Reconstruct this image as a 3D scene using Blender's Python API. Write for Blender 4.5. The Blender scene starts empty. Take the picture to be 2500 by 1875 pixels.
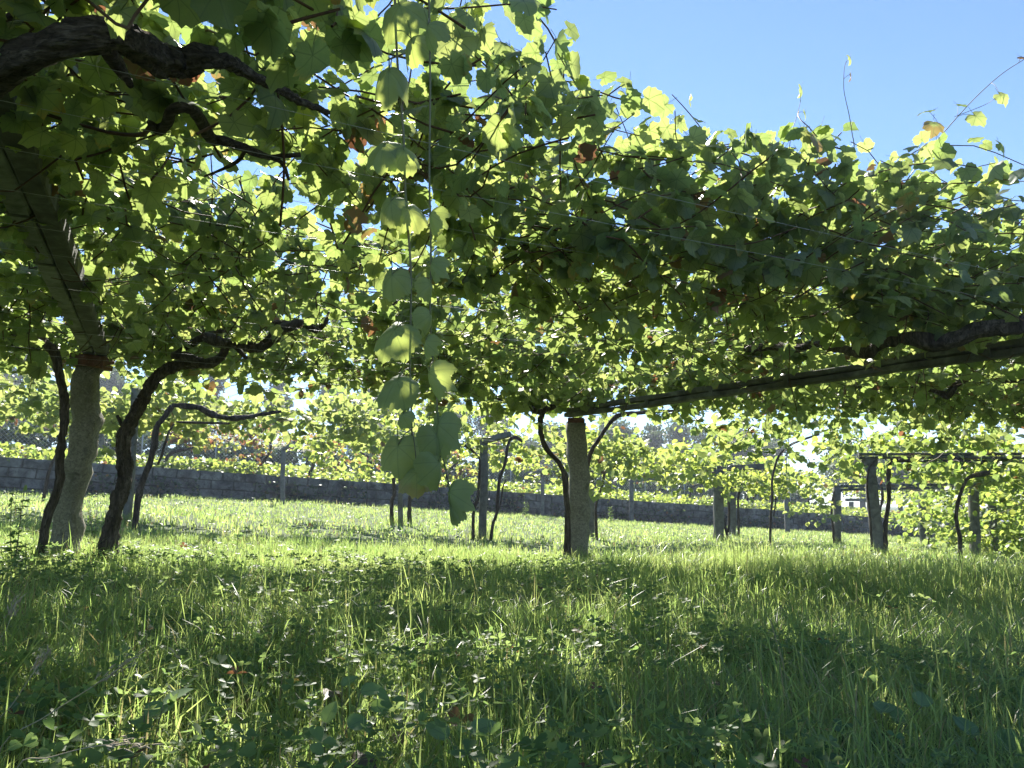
import bpy, math, random
import numpy as np
from mathutils import Vector, Matrix, Euler, noise

rng = np.random.default_rng(7)
random.seed(7)
sc = bpy.context.scene
COL = sc.collection

# ------------------------------------------------------------------ camera
F = 1876.0
PITCH = math.radians(9.4)
ZC = 0.55
cam_d = bpy.data.cameras.new('camera')
cam_d.sensor_width = 36.0
cam_d.lens = 36.0 * F / 2500.0
cam_d.clip_start = 0.05
cam_d.clip_end = 2000.0
cam = bpy.data.objects.new('camera', cam_d)
COL.objects.link(cam)
cam.location = (0, 0, ZC)
cam.rotation_euler = (math.pi / 2 + PITCH, 0, 0)
sc.camera = cam

# ------------------------------------------------------------------ light
SUN_EL = math.radians(40.0)
SUN_AZ = math.radians(-9.0)            # from +Y, negative = towards -X
SUN_DIR = Vector((math.sin(SUN_AZ) * math.cos(SUN_EL), math.cos(SUN_AZ) * math.cos(SUN_EL), math.sin(SUN_EL)))
world = bpy.data.worlds.new('World')
sc.world = world
world.use_nodes = True
wn = world.node_tree
wn.nodes.clear()
w_out = wn.nodes.new('ShaderNodeOutputWorld')
w_bg = wn.nodes.new('ShaderNodeBackground')
w_sky = wn.nodes.new('ShaderNodeTexSky')
w_sky.sky_type = 'NISHITA'
w_sky.sun_disc = False
w_sky.sun_elevation = SUN_EL
w_sky.sun_rotation = SUN_AZ
w_sky.altitude = 50
w_sky.air_density = 1.0
w_sky.dust_density = 0.0
w_sky.ozone_density = 7.0
w_bg.inputs['Strength'].default_value = 0.075
wn.links.new(w_sky.outputs[0], w_bg.inputs[0])
wn.links.new(w_bg.outputs[0], w_out.inputs[0])

sun_d = bpy.data.lights.new('sun', 'SUN')
sun_d.energy = 5.0
sun_d.angle = math.radians(0.53)
sun_d.color = (1.0, 0.95, 0.86)
sun = bpy.data.objects.new('sun', sun_d)
COL.objects.link(sun)
sun.rotation_euler = SUN_DIR.to_track_quat('Z', 'Y').to_euler()
sun.location = (0, 0, 30)

sc.view_settings.view_transform = 'Standard'
sc.view_settings.look = 'None'
sc.view_settings.gamma = 1.0
sc.view_settings.use_curve_mapping = False
sc.view_settings.exposure = 1.52
sc.render.engine = 'CYCLES'
sc.cycles.max_bounces = 8
sc.cycles.diffuse_bounces = 4
sc.cycles.glossy_bounces = 2
sc.cycles.transmission_bounces = 5
sc.cycles.sample_clamp_indirect = 6.0
sc.cycles.use_denoising = True


# ------------------------------------------------------------------ helpers
def ray(px, py):
    x = px - 1250.0
    yu = 937.5 - py
    return np.array([x, F * math.cos(PITCH) - yu * math.sin(PITCH), F * math.sin(PITCH) + yu * math.cos(PITCH)])


def U(px, py, d):
    """point seen in direction (px, py) at ground distance d"""
    r = ray(px, py)
    return np.array([0, 0, ZC]) + r * (d / r[1])


def UZ(px, py, z):
    r = ray(px, py)
    return np.array([0, 0, ZC]) + r * ((z - ZC) / r[2])


def link(o, parent=None, base=None):
    COL.objects.link(o)
    if parent is not None:
        o.parent = parent
        if base is not None:
            o.location = Vector(o.location) - Vector(base)
    return o


def tag(o, label=None, cat=None, group=None, kind=None):
    if label: o['label'] = label
    if cat: o['category'] = cat
    if group: o['group'] = group
    if kind: o['kind'] = kind
    return o


def thing(name, loc, label, cat, group=None):
    o = bpy.data.objects.new(name, None)
    o.empty_display_size = 0.1
    o.location = loc
    COL.objects.link(o)
    return tag(o, label, cat, group)


def make_mesh(name, V, loops, sizes, mats, attrs=None, smooth=True, mat_idx=None):
    V = np.asarray(V, dtype=np.float32)
    me = bpy.data.meshes.new(name)
    me.vertices.add(len(V))
    me.vertices.foreach_set('co', V.ravel())
    loops = np.asarray(loops, dtype=np.int32).ravel()
    sizes = np.asarray(sizes, dtype=np.int32)
    me.loops.add(len(loops))
    me.loops.foreach_set('vertex_index', loops)
    me.polygons.add(len(sizes))
    starts = np.concatenate(([0], np.cumsum(sizes)[:-1])).astype(np.int32)
    me.polygons.foreach_set('loop_start', starts)
    me.polygons.foreach_set('loop_total', sizes)
    me.polygons.foreach_set('use_smooth', np.full(len(sizes), smooth, dtype=bool))
    for m in mats:
        me.materials.append(m)
    if mat_idx is not None:
        me.polygons.foreach_set('material_index', np.asarray(mat_idx, dtype=np.int32))
    if attrs:
        for k, (typ, arr) in attrs.items():
            a = me.attributes.new(k, typ, 'POINT')
            key = 'color' if typ == 'FLOAT_COLOR' else ('vector' if typ == 'FLOAT_VECTOR' else 'value')
            a.data.foreach_set(key, np.asarray(arr, dtype=np.float32).ravel())
    me.update(calc_edges=True)
    return me


class Geo:
    """collects polygons into one mesh"""
    def __init__(self):
        self.V = []; self.L = []; self.S = []; self.n = 0

    def add(self, V, faces):
        V = np.asarray(V, dtype=float)
        self.V.append(V)
        for f in faces:
            self.L.extend([i + self.n for i in f])
            self.S.append(len(f))
        self.n += len(V)

    def add_np(self, V, F):
        """F is (n,k) int array"""
        self.V.append(np.asarray(V, dtype=float))
        self.L.extend((F + self.n).ravel().tolist())
        self.S.extend([F.shape[1]] * len(F))
        self.n += len(V)

    def mesh(self, name, mats, smooth=True):
        return make_mesh(name, np.concatenate(self.V), self.L, self.S, mats, smooth=smooth)

    def obj(self, name, mats, parent=None, base=None, smooth=True):
        o = bpy.data.objects.new(name, self.mesh(name, mats, smooth))
        return link(o, parent, base)


def catmull(P, n):
    """resample a polyline smoothly to n points"""
    P = np.asarray(P, dtype=float)
    if len(P) < 3:
        t = np.linspace(0, 1, n)[:, None]
        return P[0] * (1 - t) + P[-1] * t
    Q = np.vstack([2 * P[0] - P[1], P, 2 * P[-1] - P[-2]])
    seg = np.linspace(0, len(P) - 1 - 1e-6, n)
    i = seg.astype(int)
    t = (seg - i)[:, None]
    p0, p1, p2, p3 = Q[i], Q[i + 1], Q[i + 2], Q[i + 3]
    return 0.5 * ((2 * p1) + (-p0 + p2) * t + (2 * p0 - 5 * p1 + 4 * p2 - p3) * t ** 2 + (-p0 + 3 * p1 - 3 * p2 + p3) * t ** 3)


def tube(path, radii, sides=8, bump=0.0, seed=0, cap=True, twist=0.0, ridges=0):
    path = np.asarray(path, dtype=float)
    n = len(path)
    radii = np.interp(np.linspace(0, 1, n), np.linspace(0, 1, len(radii)), radii)
    T = np.gradient(path, axis=0)
    T /= np.linalg.norm(T, axis=1)[:, None] + 1e-9
    ref = np.array([0.31, 0.2, 0.93]) if abs(T[0, 2]) < 0.8 else np.array([1.0, 0.1, 0.05])
    r = np.random.default_rng(seed)
    ph = r.uniform(0, 6.28, 6)
    V = []
    u = ref - T[0] * ref.dot(T[0])
    for k in range(n):
        u = u - T[k] * u.dot(T[k])
        u /= np.linalg.norm(u) + 1e-9
        v = np.cross(T[k], u)
        a = np.linspace(0, 2 * math.pi, sides, endpoint=False)
        rad = np.full(sides, radii[k])
        if bump:
            s = k * 0.9
            rad = rad * (1 + bump * (np.sin(2 * a + ph[0] + s * 0.5) * 0.5 + np.sin(3 * a + ph[1] - s * 0.33) * 0.35
                                     + np.sin(s + ph[2]) * 0.35 + r.normal(0, 0.28, sides)))
        if ridges:
            rad = rad * (1 + 0.13 * np.sin(ridges * a + ph[3] + k * 0.25) + 0.09 * np.sin((ridges * 2 + 1) * a + k * 0.4))
        V.append(path[k] + np.outer(np.cos(a + twist * k) * rad, u) + np.outer(np.sin(a + twist * k) * rad, v))
    V = np.concatenate(V)
    i = np.arange(n - 1)[:, None] * sides
    j = np.arange(sides)[None, :]
    j2 = (j + 1) % sides
    Fq = np.stack([i + j, i + j2, i + sides + j2, i + sides + j], axis=-1).reshape(-1, 4)
    faces = Fq.tolist()
    if cap:
        faces.append(list(range(sides))[::-1])
        faces.append([(n - 1) * sides + q for q in range(sides)])
    return V, faces


def smoothnoise(x, y, s, seed=0.0):
    """cheap vector noise, -1..1"""
    x = np.asarray(x) / s; y = np.asarray(y) / s
    return (np.sin(x * 1.7 + seed + 1.3 * np.sin(y * 1.1 + seed * 2)) + np.sin(y * 2.1 - seed + 1.1 * np.sin(x * 1.45 - seed))
            + 0.6 * np.sin(3.1 * x + 2.3 * y + seed * 3) + 0.5 * np.sin(4.3 * y - 3.7 * x + seed)) / 3.1


def in_poly(x, y, poly):
    inside = np.zeros(len(x), dtype=bool)
    n = len(poly)
    for i in range(n):
        x1, y1 = poly[i]; x2, y2 = poly[(i + 1) % n]
        c = ((y1 > y) != (y2 > y)) & (x < (x2 - x1) * (y - y1) / (y2 - y1 + 1e-12) + x1)
        inside ^= c
    return inside


# ------------------------------------------------------------------ materials
def new_mat(name):
    m = bpy.data.materials.new(name)
    m.use_nodes = True
    nt = m.node_tree
    nt.nodes.clear()
    out = nt.nodes.new('ShaderNodeOutputMaterial')
    return m, nt, out


def N(nt, t, **kw):
    n = nt.nodes.new(t)
    for k, v in kw.items():
        if k.startswith('i_'):
            n.inputs[k[2:].replace('_', ' ')].default_value = v
        else:
            setattr(n, k, v)
    return n


def mixc(nt, a, b, fac, blend='MIX'):
    n = nt.nodes.new('ShaderNodeMix')
    n.data_type = 'RGBA'
    n.blend_type = blend
    for sock, val in ((n.inputs['Factor'], fac), (n.inputs['A'], a), (n.inputs['B'], b)):
        if hasattr(val, 'is_output') or isinstance(val, bpy.types.NodeSocket):
            nt.links.new(val, sock)
        elif isinstance(val, (tuple, list)):
            sock.default_value = tuple(val) + ((1,) if len(val) == 3 else ())
        else:
            sock.default_value = val
    return n.outputs['Result']


def mth(nt, op, a, b=None, c=None, clamp=False):
    n = nt.nodes.new('ShaderNodeMath')
    n.operation = op
    n.use_clamp = clamp
    for i, v in enumerate((a, b, c)):
        if v is None: continue
        if isinstance(v, bpy.types.NodeSocket): nt.links.new(v, n.inputs[i])
        else: n.inputs[i].default_value = v
    return n.outputs[0]


def ramp(nt, fac, stops):
    n = nt.nodes.new('ShaderNodeValToRGB')
    el = n.color_ramp.elements
    while len(el) > 1: el.remove(el[-1])
    el[0].position = stops[0][0]; el[0].color = tuple(stops[0][1]) + (1,)
    for p, c in stops[1:]:
        e = el.new(p); e.color = tuple(c) + (1,)
    nt.links.new(fac, n.inputs[0])
    return n.outputs[0]


def noise_n(nt, scale, detail=4, rough=0.6, vec=None, dist=0.0):
    n = nt.nodes.new('ShaderNodeTexNoise')
    n.inputs['Scale'].default_value = scale
    n.inputs['Detail'].default_value = detail
    n.inputs['Roughness'].default_value = rough
    n.inputs['Distortion'].default_value = dist
    if vec is not None: nt.links.new(vec, n.inputs['Vector'])
    return n.outputs['Fac']


def leaf_material(name, per_object, dark=(0.044, 0.066, 0.050), light=(0.082, 0.108, 0.060),
                  t_dark=(0.46, 0.64, 0.16), t_light=(0.82, 0.90, 0.27), veins=True, trans=0.37, bloom=0.0, rough=0.45, spec=0.4, vein=1.0, pucker=0.35):
    m, nt, out = new_mat(name)
    if per_object:
        tint = N(nt, 'ShaderNodeObjectInfo').outputs['Color']
    else:
        tint = N(nt, 'ShaderNodeAttribute', attribute_name='tint').outputs['Color']
    sep = N(nt, 'ShaderNodeSeparateColor')
    nt.links.new(tint, sep.inputs[0])
    hue, autumn, br = sep.outputs[0], sep.outputs[1], sep.outputs[2]
    co = N(nt, 'ShaderNodeAttribute', attribute_name='leafco').outputs['Vector']
    cx = N(nt, 'ShaderNodeSeparateXYZ')
    nt.links.new(co, cx.inputs[0])
    geo = N(nt, 'ShaderNodeNewGeometry')
    pos = geo.outputs['Position']
    blot = noise_n(nt, 26.0, 4, 0.7, pos)
    hue2 = mth(nt, 'ADD', hue, mth(nt, 'MULTIPLY', mth(nt, 'SUBTRACT', blot, 0.5), 0.9), clamp=True)
    refl = mixc(nt, dark, light, hue2)
    tr = mixc(nt, t_dark, t_light, hue2)
    # autumn: yellow -> red brown
    aut_r = ramp(nt, autumn, [(0.0, (0.25, 0.24, 0.04)), (0.5, (0.21, 0.15, 0.06)), (0.8, (0.17, 0.085, 0.05)), (1.0, (0.13, 0.075, 0.045))])
    aut_t = ramp(nt, autumn, [(0.0, (0.85, 0.78, 0.12)), (0.5, (0.48, 0.33, 0.11)), (0.8, (0.34, 0.14, 0.07)), (1.0, (0.17, 0.09, 0.05))])
    edge_r = cx.outputs[2]
    edge = mth(nt, 'ADD', mth(nt, 'MULTIPLY', edge_r, 1.1), mth(nt, 'MULTIPLY', blot, 1.2))
    edge = mth(nt, 'MULTIPLY', mth(nt, 'SUBTRACT', mth(nt, 'ADD', edge, mth(nt, 'MULTIPLY', autumn, 2.6)), 2.05), 3.0, clamp=True)
    edge = mth(nt, 'MULTIPLY', edge, mth(nt, 'GREATER_THAN', autumn, 0.02))
    refl = mixc(nt, refl, aut_r, edge)
    tr = mixc(nt, tr, aut_t, edge)
    if veins:
        ang = mth(nt, 'ARCTAN2', cx.outputs[0], cx.outputs[1])
        pp = mth(nt, 'PINGPONG', ang, math.radians(27))
        d = mth(nt, 'MULTIPLY', pp, edge_r)
        main = mth(nt, 'SUBTRACT', 1.0, mth(nt, 'DIVIDE', d, 0.035), clamp=True)
        # secondary veins: stripes leaving each main vein
        st = mth(nt, 'SUBTRACT', edge_r, mth(nt, 'MULTIPLY', pp, 0.75))
        st = mth(nt, 'PINGPONG', st, 0.085)
        sec = mth(nt, 'SUBTRACT', 1.0, mth(nt, 'DIVIDE', st, 0.014), clamp=True)
        v = mth(nt, 'MAXIMUM', main, mth(nt, 'MULTIPLY', sec, 0.3))
        refl = mixc(nt, refl, (0.15, 0.19, 0.09), mth(nt, 'MULTIPLY', v, 0.5 * vein))
        tr = mixc(nt, tr, (0.14, 0.22, 0.04), mth(nt, 'MULTIPLY', v, 0.8 * vein))
    brs = mth(nt, 'ADD', 0.55, mth(nt, 'MULTIPLY', br, 0.9))
    bright = N(nt, 'ShaderNodeCombineColor')
    for i in range(3): nt.links.new(brs, bright.inputs[i])
    refl = mixc(nt, refl, bright.outputs[0], 1.0, 'MULTIPLY')
    # pale underside
    refl = mixc(nt, refl, mixc(nt, refl, (0.13, 0.16, 0.12), 0.35), geo.outputs['Backfacing'])
    if bloom:
        bl = noise_n(nt, 60.0, 4, 0.7, pos)
        refl = mixc(nt, refl, (0.29, 0.33, 0.19), mth(nt, 'MULTIPLY', bl, bloom))
    b = N(nt, 'ShaderNodeBsdfPrincipled')
    nt.links.new(refl, b.inputs['Base Color'])
    b.inputs['Roughness'].default_value = rough
    b.inputs['Specular IOR Level'].default_value = spec
    t = N(nt, 'ShaderNodeBsdfTranslucent')
    nt.links.new(tr, t.inputs['Color'])
    bmp = N(nt, 'ShaderNodeBump')
    bmp.inputs['Strength'].default_value = pucker
    bmp.inputs['Distance'].default_value = 0.001
    nt.links.new(noise_n(nt, 90.0, 2, 0.5, pos), bmp.inputs['Height'])
    nt.links.new(bmp.outputs[0], b.inputs['Normal'])
    mx = N(nt, 'ShaderNodeMixShader')
    mx.inputs[0].default_value = trans
    nt.links.new(b.outputs[0], mx.inputs[1])
    nt.links.new(t.outputs[0], mx.inputs[2])
    nt.links.new(mx.outputs[0], out.inputs[0])
    return m


def simple_mat(name, cols, scale, rough=0.85, bump=0.4, bdist=0.01, detail=6, speck=None, stretch=None, coord='Object', patch=None):
    """cols: ramp stops over noise; speck: (scale, colour, amount)"""
    m, nt, out = new_mat(name)
    tc = N(nt, 'ShaderNodeTexCoord').outputs[coord] if coord != 'World' else N(nt, 'ShaderNodeNewGeometry').outputs['Position']
    if stretch:
        mp = N(nt, 'ShaderNodeMapping')
        mp.inputs['Scale'].default_value = stretch
        nt.links.new(tc, mp.inputs[0])
        tc = mp.outputs[0]
    f = noise_n(nt, scale, detail, 0.65, tc, 0.3)
    c = ramp(nt, f, cols)
    h = f
    if speck:
        s = noise_n(nt, speck[0], 2, 0.5, tc)
        sm = mth(nt, 'MULTIPLY', mth(nt, 'SUBTRACT', s, speck[3] if len(speck) > 3 else 0.55), 9.0, clamp=True)
        c = mixc(nt, c, speck[1], mth(nt, 'MULTIPLY', sm, speck[2]))
        h = mth(nt, 'ADD', f, mth(nt, 'MULTIPLY', s, 0.5))
    if patch:
        for sc_, col_, am_, th_ in patch:
            s = noise_n(nt, sc_, 5, 0.7, tc, 0.6)
            sm = mth(nt, 'MULTIPLY', mth(nt, 'SUBTRACT', s, th_), 7.0, clamp=True)
            c = mixc(nt, c, col_, mth(nt, 'MULTIPLY', sm, am_))
    b = N(nt, 'ShaderNodeBsdfPrincipled')
    nt.links.new(c, b.inputs['Base Color'])
    b.inputs['Roughness'].default_value = rough
    b.inputs['Specular IOR Level'].default_value = 0.3
    bp = N(nt, 'ShaderNodeBump')
    bp.inputs['Strength'].default_value = bump
    bp.inputs['Distance'].default_value = bdist
    nt.links.new(h, bp.inputs['Height'])
    nt.links.new(bp.outputs[0], b.inputs['Normal'])
    nt.links.new(b.outputs[0], out.inputs[0])
    return m


M_LEAF_O = leaf_material('vine_leaf_single', True)
M_LEAF = leaf_material('vine_leaf_mass', False)
M_LEAF_FAR = leaf_material('vine_leaf_far', False, dark=(0.05, 0.09, 0.035), light=(0.12, 0.16, 0.045),
                           t_dark=(0.34, 0.52, 0.10), t_light=(0.74, 0.82, 0.16), veins=False, trans=0.44)
M_LEAF_HANG = leaf_material('vine_leaf_bloom', True, dark=(0.13, 0.175, 0.05), light=(0.22, 0.26, 0.06),
                            t_dark=(0.50, 0.62, 0.14), t_light=(0.72, 0.74, 0.18), bloom=0.8, trans=0.45, rough=0.6, vein=0.55, pucker=0.9)
M_CLOVER = leaf_material('clover_leaf', False, dark=(0.06, 0.12, 0.045), light=(0.12, 0.18, 0.06),
                         t_dark=(0.28, 0.45, 0.12), t_light=(0.5, 0.62, 0.2), veins=False, trans=0.45, rough=0.48, spec=0.3)
M_WEED = leaf_material('weed_leaf', True, dark=(0.08, 0.14, 0.07), light=(0.15, 0.21, 0.10),
                       t_dark=(0.25, 0.42, 0.08), t_light=(0.45, 0.6, 0.12), veins=True, trans=0.4, rough=0.7, spec=0.2)
M_TREE = leaf_material('tree_leaf', False, dark=(0.035, 0.060, 0.035), light=(0.065, 0.09, 0.05),
                       t_dark=(0.12, 0.18, 0.06), t_light=(0.20, 0.26, 0.10), veins=False, trans=0.3, rough=0.5)

# grass
M_GRASS, nt, out = new_mat('grass_blade')
a_ = N(nt, 'ShaderNodeAttribute', attribute_name='tint').outputs['Color']
s_ = N(nt, 'ShaderNodeSeparateColor'); nt.links.new(a_, s_.inputs[0])
gr = mixc(nt, (0.058, 0.098, 0.040), (0.15, 0.19, 0.08), s_.outputs[0])
gr = mixc(nt, gr, (0.33, 0.27, 0.14), s_.outputs[1])
gt = mixc(nt, (0.44, 0.68, 0.15), (0.84, 0.94, 0.30), s_.outputs[0])
gt = mixc(nt, gt, (0.42, 0.32, 0.15), s_.outputs[1])
b_ = N(nt, 'ShaderNodeBsdfPrincipled'); b_.inputs['Roughness'].default_value = 0.38
nt.links.new(gr, b_.inputs['Base Color'])
t_ = N(nt, 'ShaderNodeBsdfTranslucent'); nt.links.new(gt, t_.inputs[0])
x_ = N(nt, 'ShaderNodeMixShader'); x_.inputs[0].default_value = 0.45
nt.links.new(b_.outputs[0], x_.inputs[1]); nt.links.new(t_.outputs[0], x_.inputs[2]); nt.links.new(x_.outputs[0], out.inputs[0])

M_SOIL = simple_mat('soil', [(0.3, (0.04, 0.055, 0.02)), (0.55, (0.075, 0.11, 0.035)), (0.75, (0.11, 0.15, 0.05))], 3.0, rough=0.95,
                    bump=0.6, bdist=0.03, coord='World', speck=(40, (0.11, 0.09, 0.05), 0.5, 0.58))
M_BARK = simple_mat('vine_bark', [(0.3, (0.030, 0.023, 0.019)), (0.5, (0.075, 0.058, 0.047)), (0.7, (0.17, 0.14, 0.12))], 24.0, rough=0.95,
                    bump=0.9, bdist=0.012, stretch=(1, 1, 0.22), coord='World', speck=(90, (0.02, 0.016, 0.013), 0.7, 0.52))
M_BARK_H = simple_mat('vine_bark_arm', [(0.3, (0.028, 0.021, 0.019)), (0.5, (0.075, 0.058, 0.050)), (0.72, (0.19, 0.16, 0.145))], 46.0,
                      rough=0.95, bump=1.0, bdist=0.012, stretch=(0.25, 0.9, 1.2), coord='World', speck=(120, (0.02, 0.016, 0.014), 0.7, 0.52))
M_CANE = simple_mat('cane', [(0.3, (0.05, 0.025, 0.015)), (0.7, (0.13, 0.065, 0.035))], 30, rough=0.6, bump=0.1, coord='World')
M_CANE_G = simple_mat('green_cane', [(0.3, (0.12, 0.13, 0.06)), (0.7, (0.2, 0.17, 0.09))], 30, rough=0.5, bump=0.1, coord='World')
M_GRANITE = simple_mat('granite', [(0.3, (0.165, 0.152, 0.125)), (0.5, (0.25, 0.232, 0.19)), (0.7, (0.36, 0.335, 0.28))], 35, rough=0.92, bump=0.8,
                       bdist=0.012, speck=(60, (0.11, 0.10, 0.085), 0.6, 0.53), coord='World',
                       patch=[(2.6, (0.15, 0.145, 0.09), 0.6, 0.48), (7.0, (0.07, 0.065, 0.055), 0.7, 0.56)])
M_CONC = simple_mat('old_concrete', [(0.3, (0.10, 0.097, 0.09)), (0.5, (0.17, 0.167, 0.155)), (0.7, (0.24, 0.235, 0.215))], 7, rough=0.93, bump=0.4,
                    bdist=0.006, coord='World', patch=[(5.0, (0.075, 0.07, 0.065), 0.75, 0.52), (14.0, (0.15, 0.17, 0.09), 0.5, 0.58)])
M_BEAM = simple_mat('beam_concrete', [(0.3, (0.055, 0.053, 0.046)), (0.52, (0.12, 0.12, 0.10)), (0.72, (0.24, 0.245, 0.215))], 6, rough=0.93, bump=0.4,
                    bdist=0.006, coord='World', patch=[(2.2, (0.085, 0.085, 0.075), 0.7, 0.53), (20.0, (0.12, 0.14, 0.07), 0.5, 0.6)])
M_BEAM_PALE = simple_mat('pale_beam_concrete', [(0.3, (0.12, 0.12, 0.105)), (0.5, (0.25, 0.255, 0.23)), (0.7, (0.36, 0.365, 0.33))], 7, rough=0.93, bump=0.5,
                    bdist=0.006, coord='World', patch=[(4.0, (0.08, 0.08, 0.07), 0.6, 0.55)])
M_BRICK = simple_mat('red_brick', [(0.3, (0.10, 0.048, 0.038)), (0.6, (0.21, 0.095, 0.072))], 14, rough=0.9, bump=0.4, bdist=0.004, coord='World',
                     speck=(60, (0.34, 0.26, 0.21), 0.5, 0.60))
M_BLOCK = simple_mat('wall_block', [(0.35, (0.07, 0.068, 0.064)), (0.5, (0.15, 0.147, 0.138)), (0.65, (0.25, 0.245, 0.23))], 2.6, rough=0.95, bump=0.5,
                     bdist=0.01, coord='World', patch=[(0.9, (0.20, 0.195, 0.18), 0.6, 0.54), (1.6, (0.03, 0.03, 0.028), 0.9, 0.50), (5.0, (0.035, 0.035, 0.03), 0.8, 0.54), (9.0, (0.10, 0.12, 0.06), 0.5, 0.58)])
M_MORTAR = simple_mat('mortar', [(0.4, (0.06, 0.06, 0.055)), (0.6, (0.10, 0.10, 0.09))], 12, coord='World')
M_ROAD = simple_mat('road_surface', [(0.3, (0.42, 0.41, 0.39)), (0.7, (0.55, 0.54, 0.52))], 2, coord='World', rough=0.8, bump=0.1)
M_TREEBARK = simple_mat('tree_bark', [(0.3, (0.10, 0.09, 0.08)), (0.7, (0.22, 0.20, 0.18))], 3, coord='World')
M_DRY = simple_mat('dry_stalk', [(0.3, (0.30, 0.24, 0.15)), (0.7, (0.45, 0.38, 0.26))], 30, coord='World', bump=0.05, rough=0.6)
M_WIRE, nt, out = new_mat('galvanised_wire')
b_ = N(nt, 'ShaderNodeBsdfPrincipled'); b_.inputs['Base Color'].default_value = (0.4, 0.4, 0.4, 1)
b_.inputs['Metallic'].default_value = 0.6; b_.inputs['Roughness'].default_value = 0.55
nt.links.new(b_.outputs[0], out.inputs[0])
M_NET, nt, out = new_mat('fence_wire')
b_ = N(nt, 'ShaderNodeBsdfPrincipled'); b_.inputs['Base Color'].default_value = (0.4, 0.42, 0.42, 1)
b_.inputs['Metallic'].default_value = 0.5; b_.inputs['Roughness'].default_value = 0.5
nt.links.new(b_.outputs[0], out.inputs[0])

# ------------------------------------------------------------------ terrain
WA = U(0, 1192, 22.0); WB = U(2290, 1312, 42.0)          # wall foot at both ends of the view
WT_A = U(0, 1115, 22.0)[2]; WT_B = U(2290, 1273, 42.0)[2]  # wall top heights
wdir = (WB - WA)[:2]; wlen = np.linalg.norm(wdir); wdir = wdir / wlen
wnor = np.array([-wdir[1], wdir[0]])                      # points away from the camera

ctrl = [(0, 0, 0), (-2, 2, .03), (2, 2, .0), (0, 4, .0), (-4.2, 7.5, .03), (.8, 10, -.05), (-5.9, 12, .55), (-.55, 14.6, .02), (-2.56, 18, .28),
        (5.2, 19.8, -.2), (6.8, 24, -.2), (7.4, 15.9, -.22), (9.1, 22, -.38), (12.6, 24, -.5), (1.1, 29, .45), (-6.8, 23, .82),
        (WA[0], WA[1], WA[2] - .08), (WB[0], WB[1], WB[2] - .05), (.8, 31, .42), (5.5, 32, .1), (-10, 8, .45), (8, 8, -.3), (14, 16, -.55)]
_c = np.array(ctrl, dtype=float)
_c[:, 2] -= 0.04


def g_front(x, y):
    """ground height in front of the wall: smooth weighted plane + residuals"""
    x = np.asarray(x, dtype=float); y = np.asarray(y, dtype=float)
    xs = np.clip(x, -18, 26); ys = np.clip(y, -8, 48)
    A = np.stack([np.ones_like(xs), xs, ys, xs * xs / 10, xs * ys / 10, ys * ys / 10], -1)
    base = A @ G_COEF
    w = np.exp(-(((xs[..., None] - _c[:, 0]) ** 2 + (ys[..., None] - _c[:, 1]) ** 2) / (2 * 3.0 ** 2)))
    res = (w * G_RES).sum(-1) / (w.sum(-1) + 0.35)
    return base + res


_A = np.stack([np.ones(len(_c)), _c[:, 0], _c[:, 1], _c[:, 0] ** 2 / 10, _c[:, 0] * _c[:, 1] / 10, _c[:, 1] ** 2 / 10], -1)
G_COEF = np.linalg.lstsq(_A, _c[:, 2], rcond=None)[0]
G_RES = _c[:, 2] - _A @ G_COEF


def st_of(x, y):
    dx = np.asarray(x, dtype=float) - WA[0]; dy = np.asarray(y, dtype=float) - WA[1]
    return dx * wdir[0] + dy * wdir[1], dx * wnor[0] + dy * wnor[1]


def wall_top(s):
    return WT_A + (WT_B - WT_A) * np.clip(s, -40, wlen + 30) / wlen


def ground(x, y):
    s, t = st_of(x, y)
    gf = g_front(x, y) + 0.025 * smoothnoise(x, y, 0.9, 1.0)
    tt = np.clip(t - 0.25, 0, None)
    gt = wall_top(s) - 0.07 + 0.075 * np.minimum(tt, 22) + 0.012 * np.clip(tt - 22, 0, 300) + 0.05 * smoothnoise(x, y, 2.0, 4.0)
    k = np.clip((t - 0.12) / 0.1, 0, 1)
    return gf * (1 - k) + gt * k


def gz(x, y):
    return float(ground(np.array([x]), np.array([y]))[0])


def uniq(a):
    return np.unique(np.round(a, 4))


s_l = uniq(np.concatenate([np.arange(-320, -40, 20), np.arange(-40, 80, 0.5), np.arange(80, 380, 20)]))
t_l = uniq(np.concatenate([np.arange(-90, -40, 5), np.arange(-40, -0.5, 0.4), [-0.5, -0.2, 0.0, 0.12, 0.17, 0.22, 0.35, 0.6],
                           np.arange(1, 30, 0.8), np.arange(32, 100, 6), np.arange(100, 330, 25)]))
S, T = np.meshgrid(s_l, t_l)
GX = WA[0] + S * wdir[0] + T * wnor[0]
GY = WA[1] + S * wdir[1] + T * wnor[1]
GZ = ground(GX, GY)
nS = len(s_l); nT = len(t_l)
ii = (np.arange(nT - 1)[:, None] * nS + np.arange(nS - 1)[None, :]).ravel()
Fq = np.stack([ii, ii + 1, ii + nS + 1, ii + nS], -1)
me = make_mesh('ground', np.stack([GX.ravel(), GY.ravel(), GZ.ravel()], -1), Fq, np.full(len(Fq), 4), [M_SOIL])
gobj = link(bpy.data.objects.new('ground', me))
tag(gobj, kind='structure')

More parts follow.
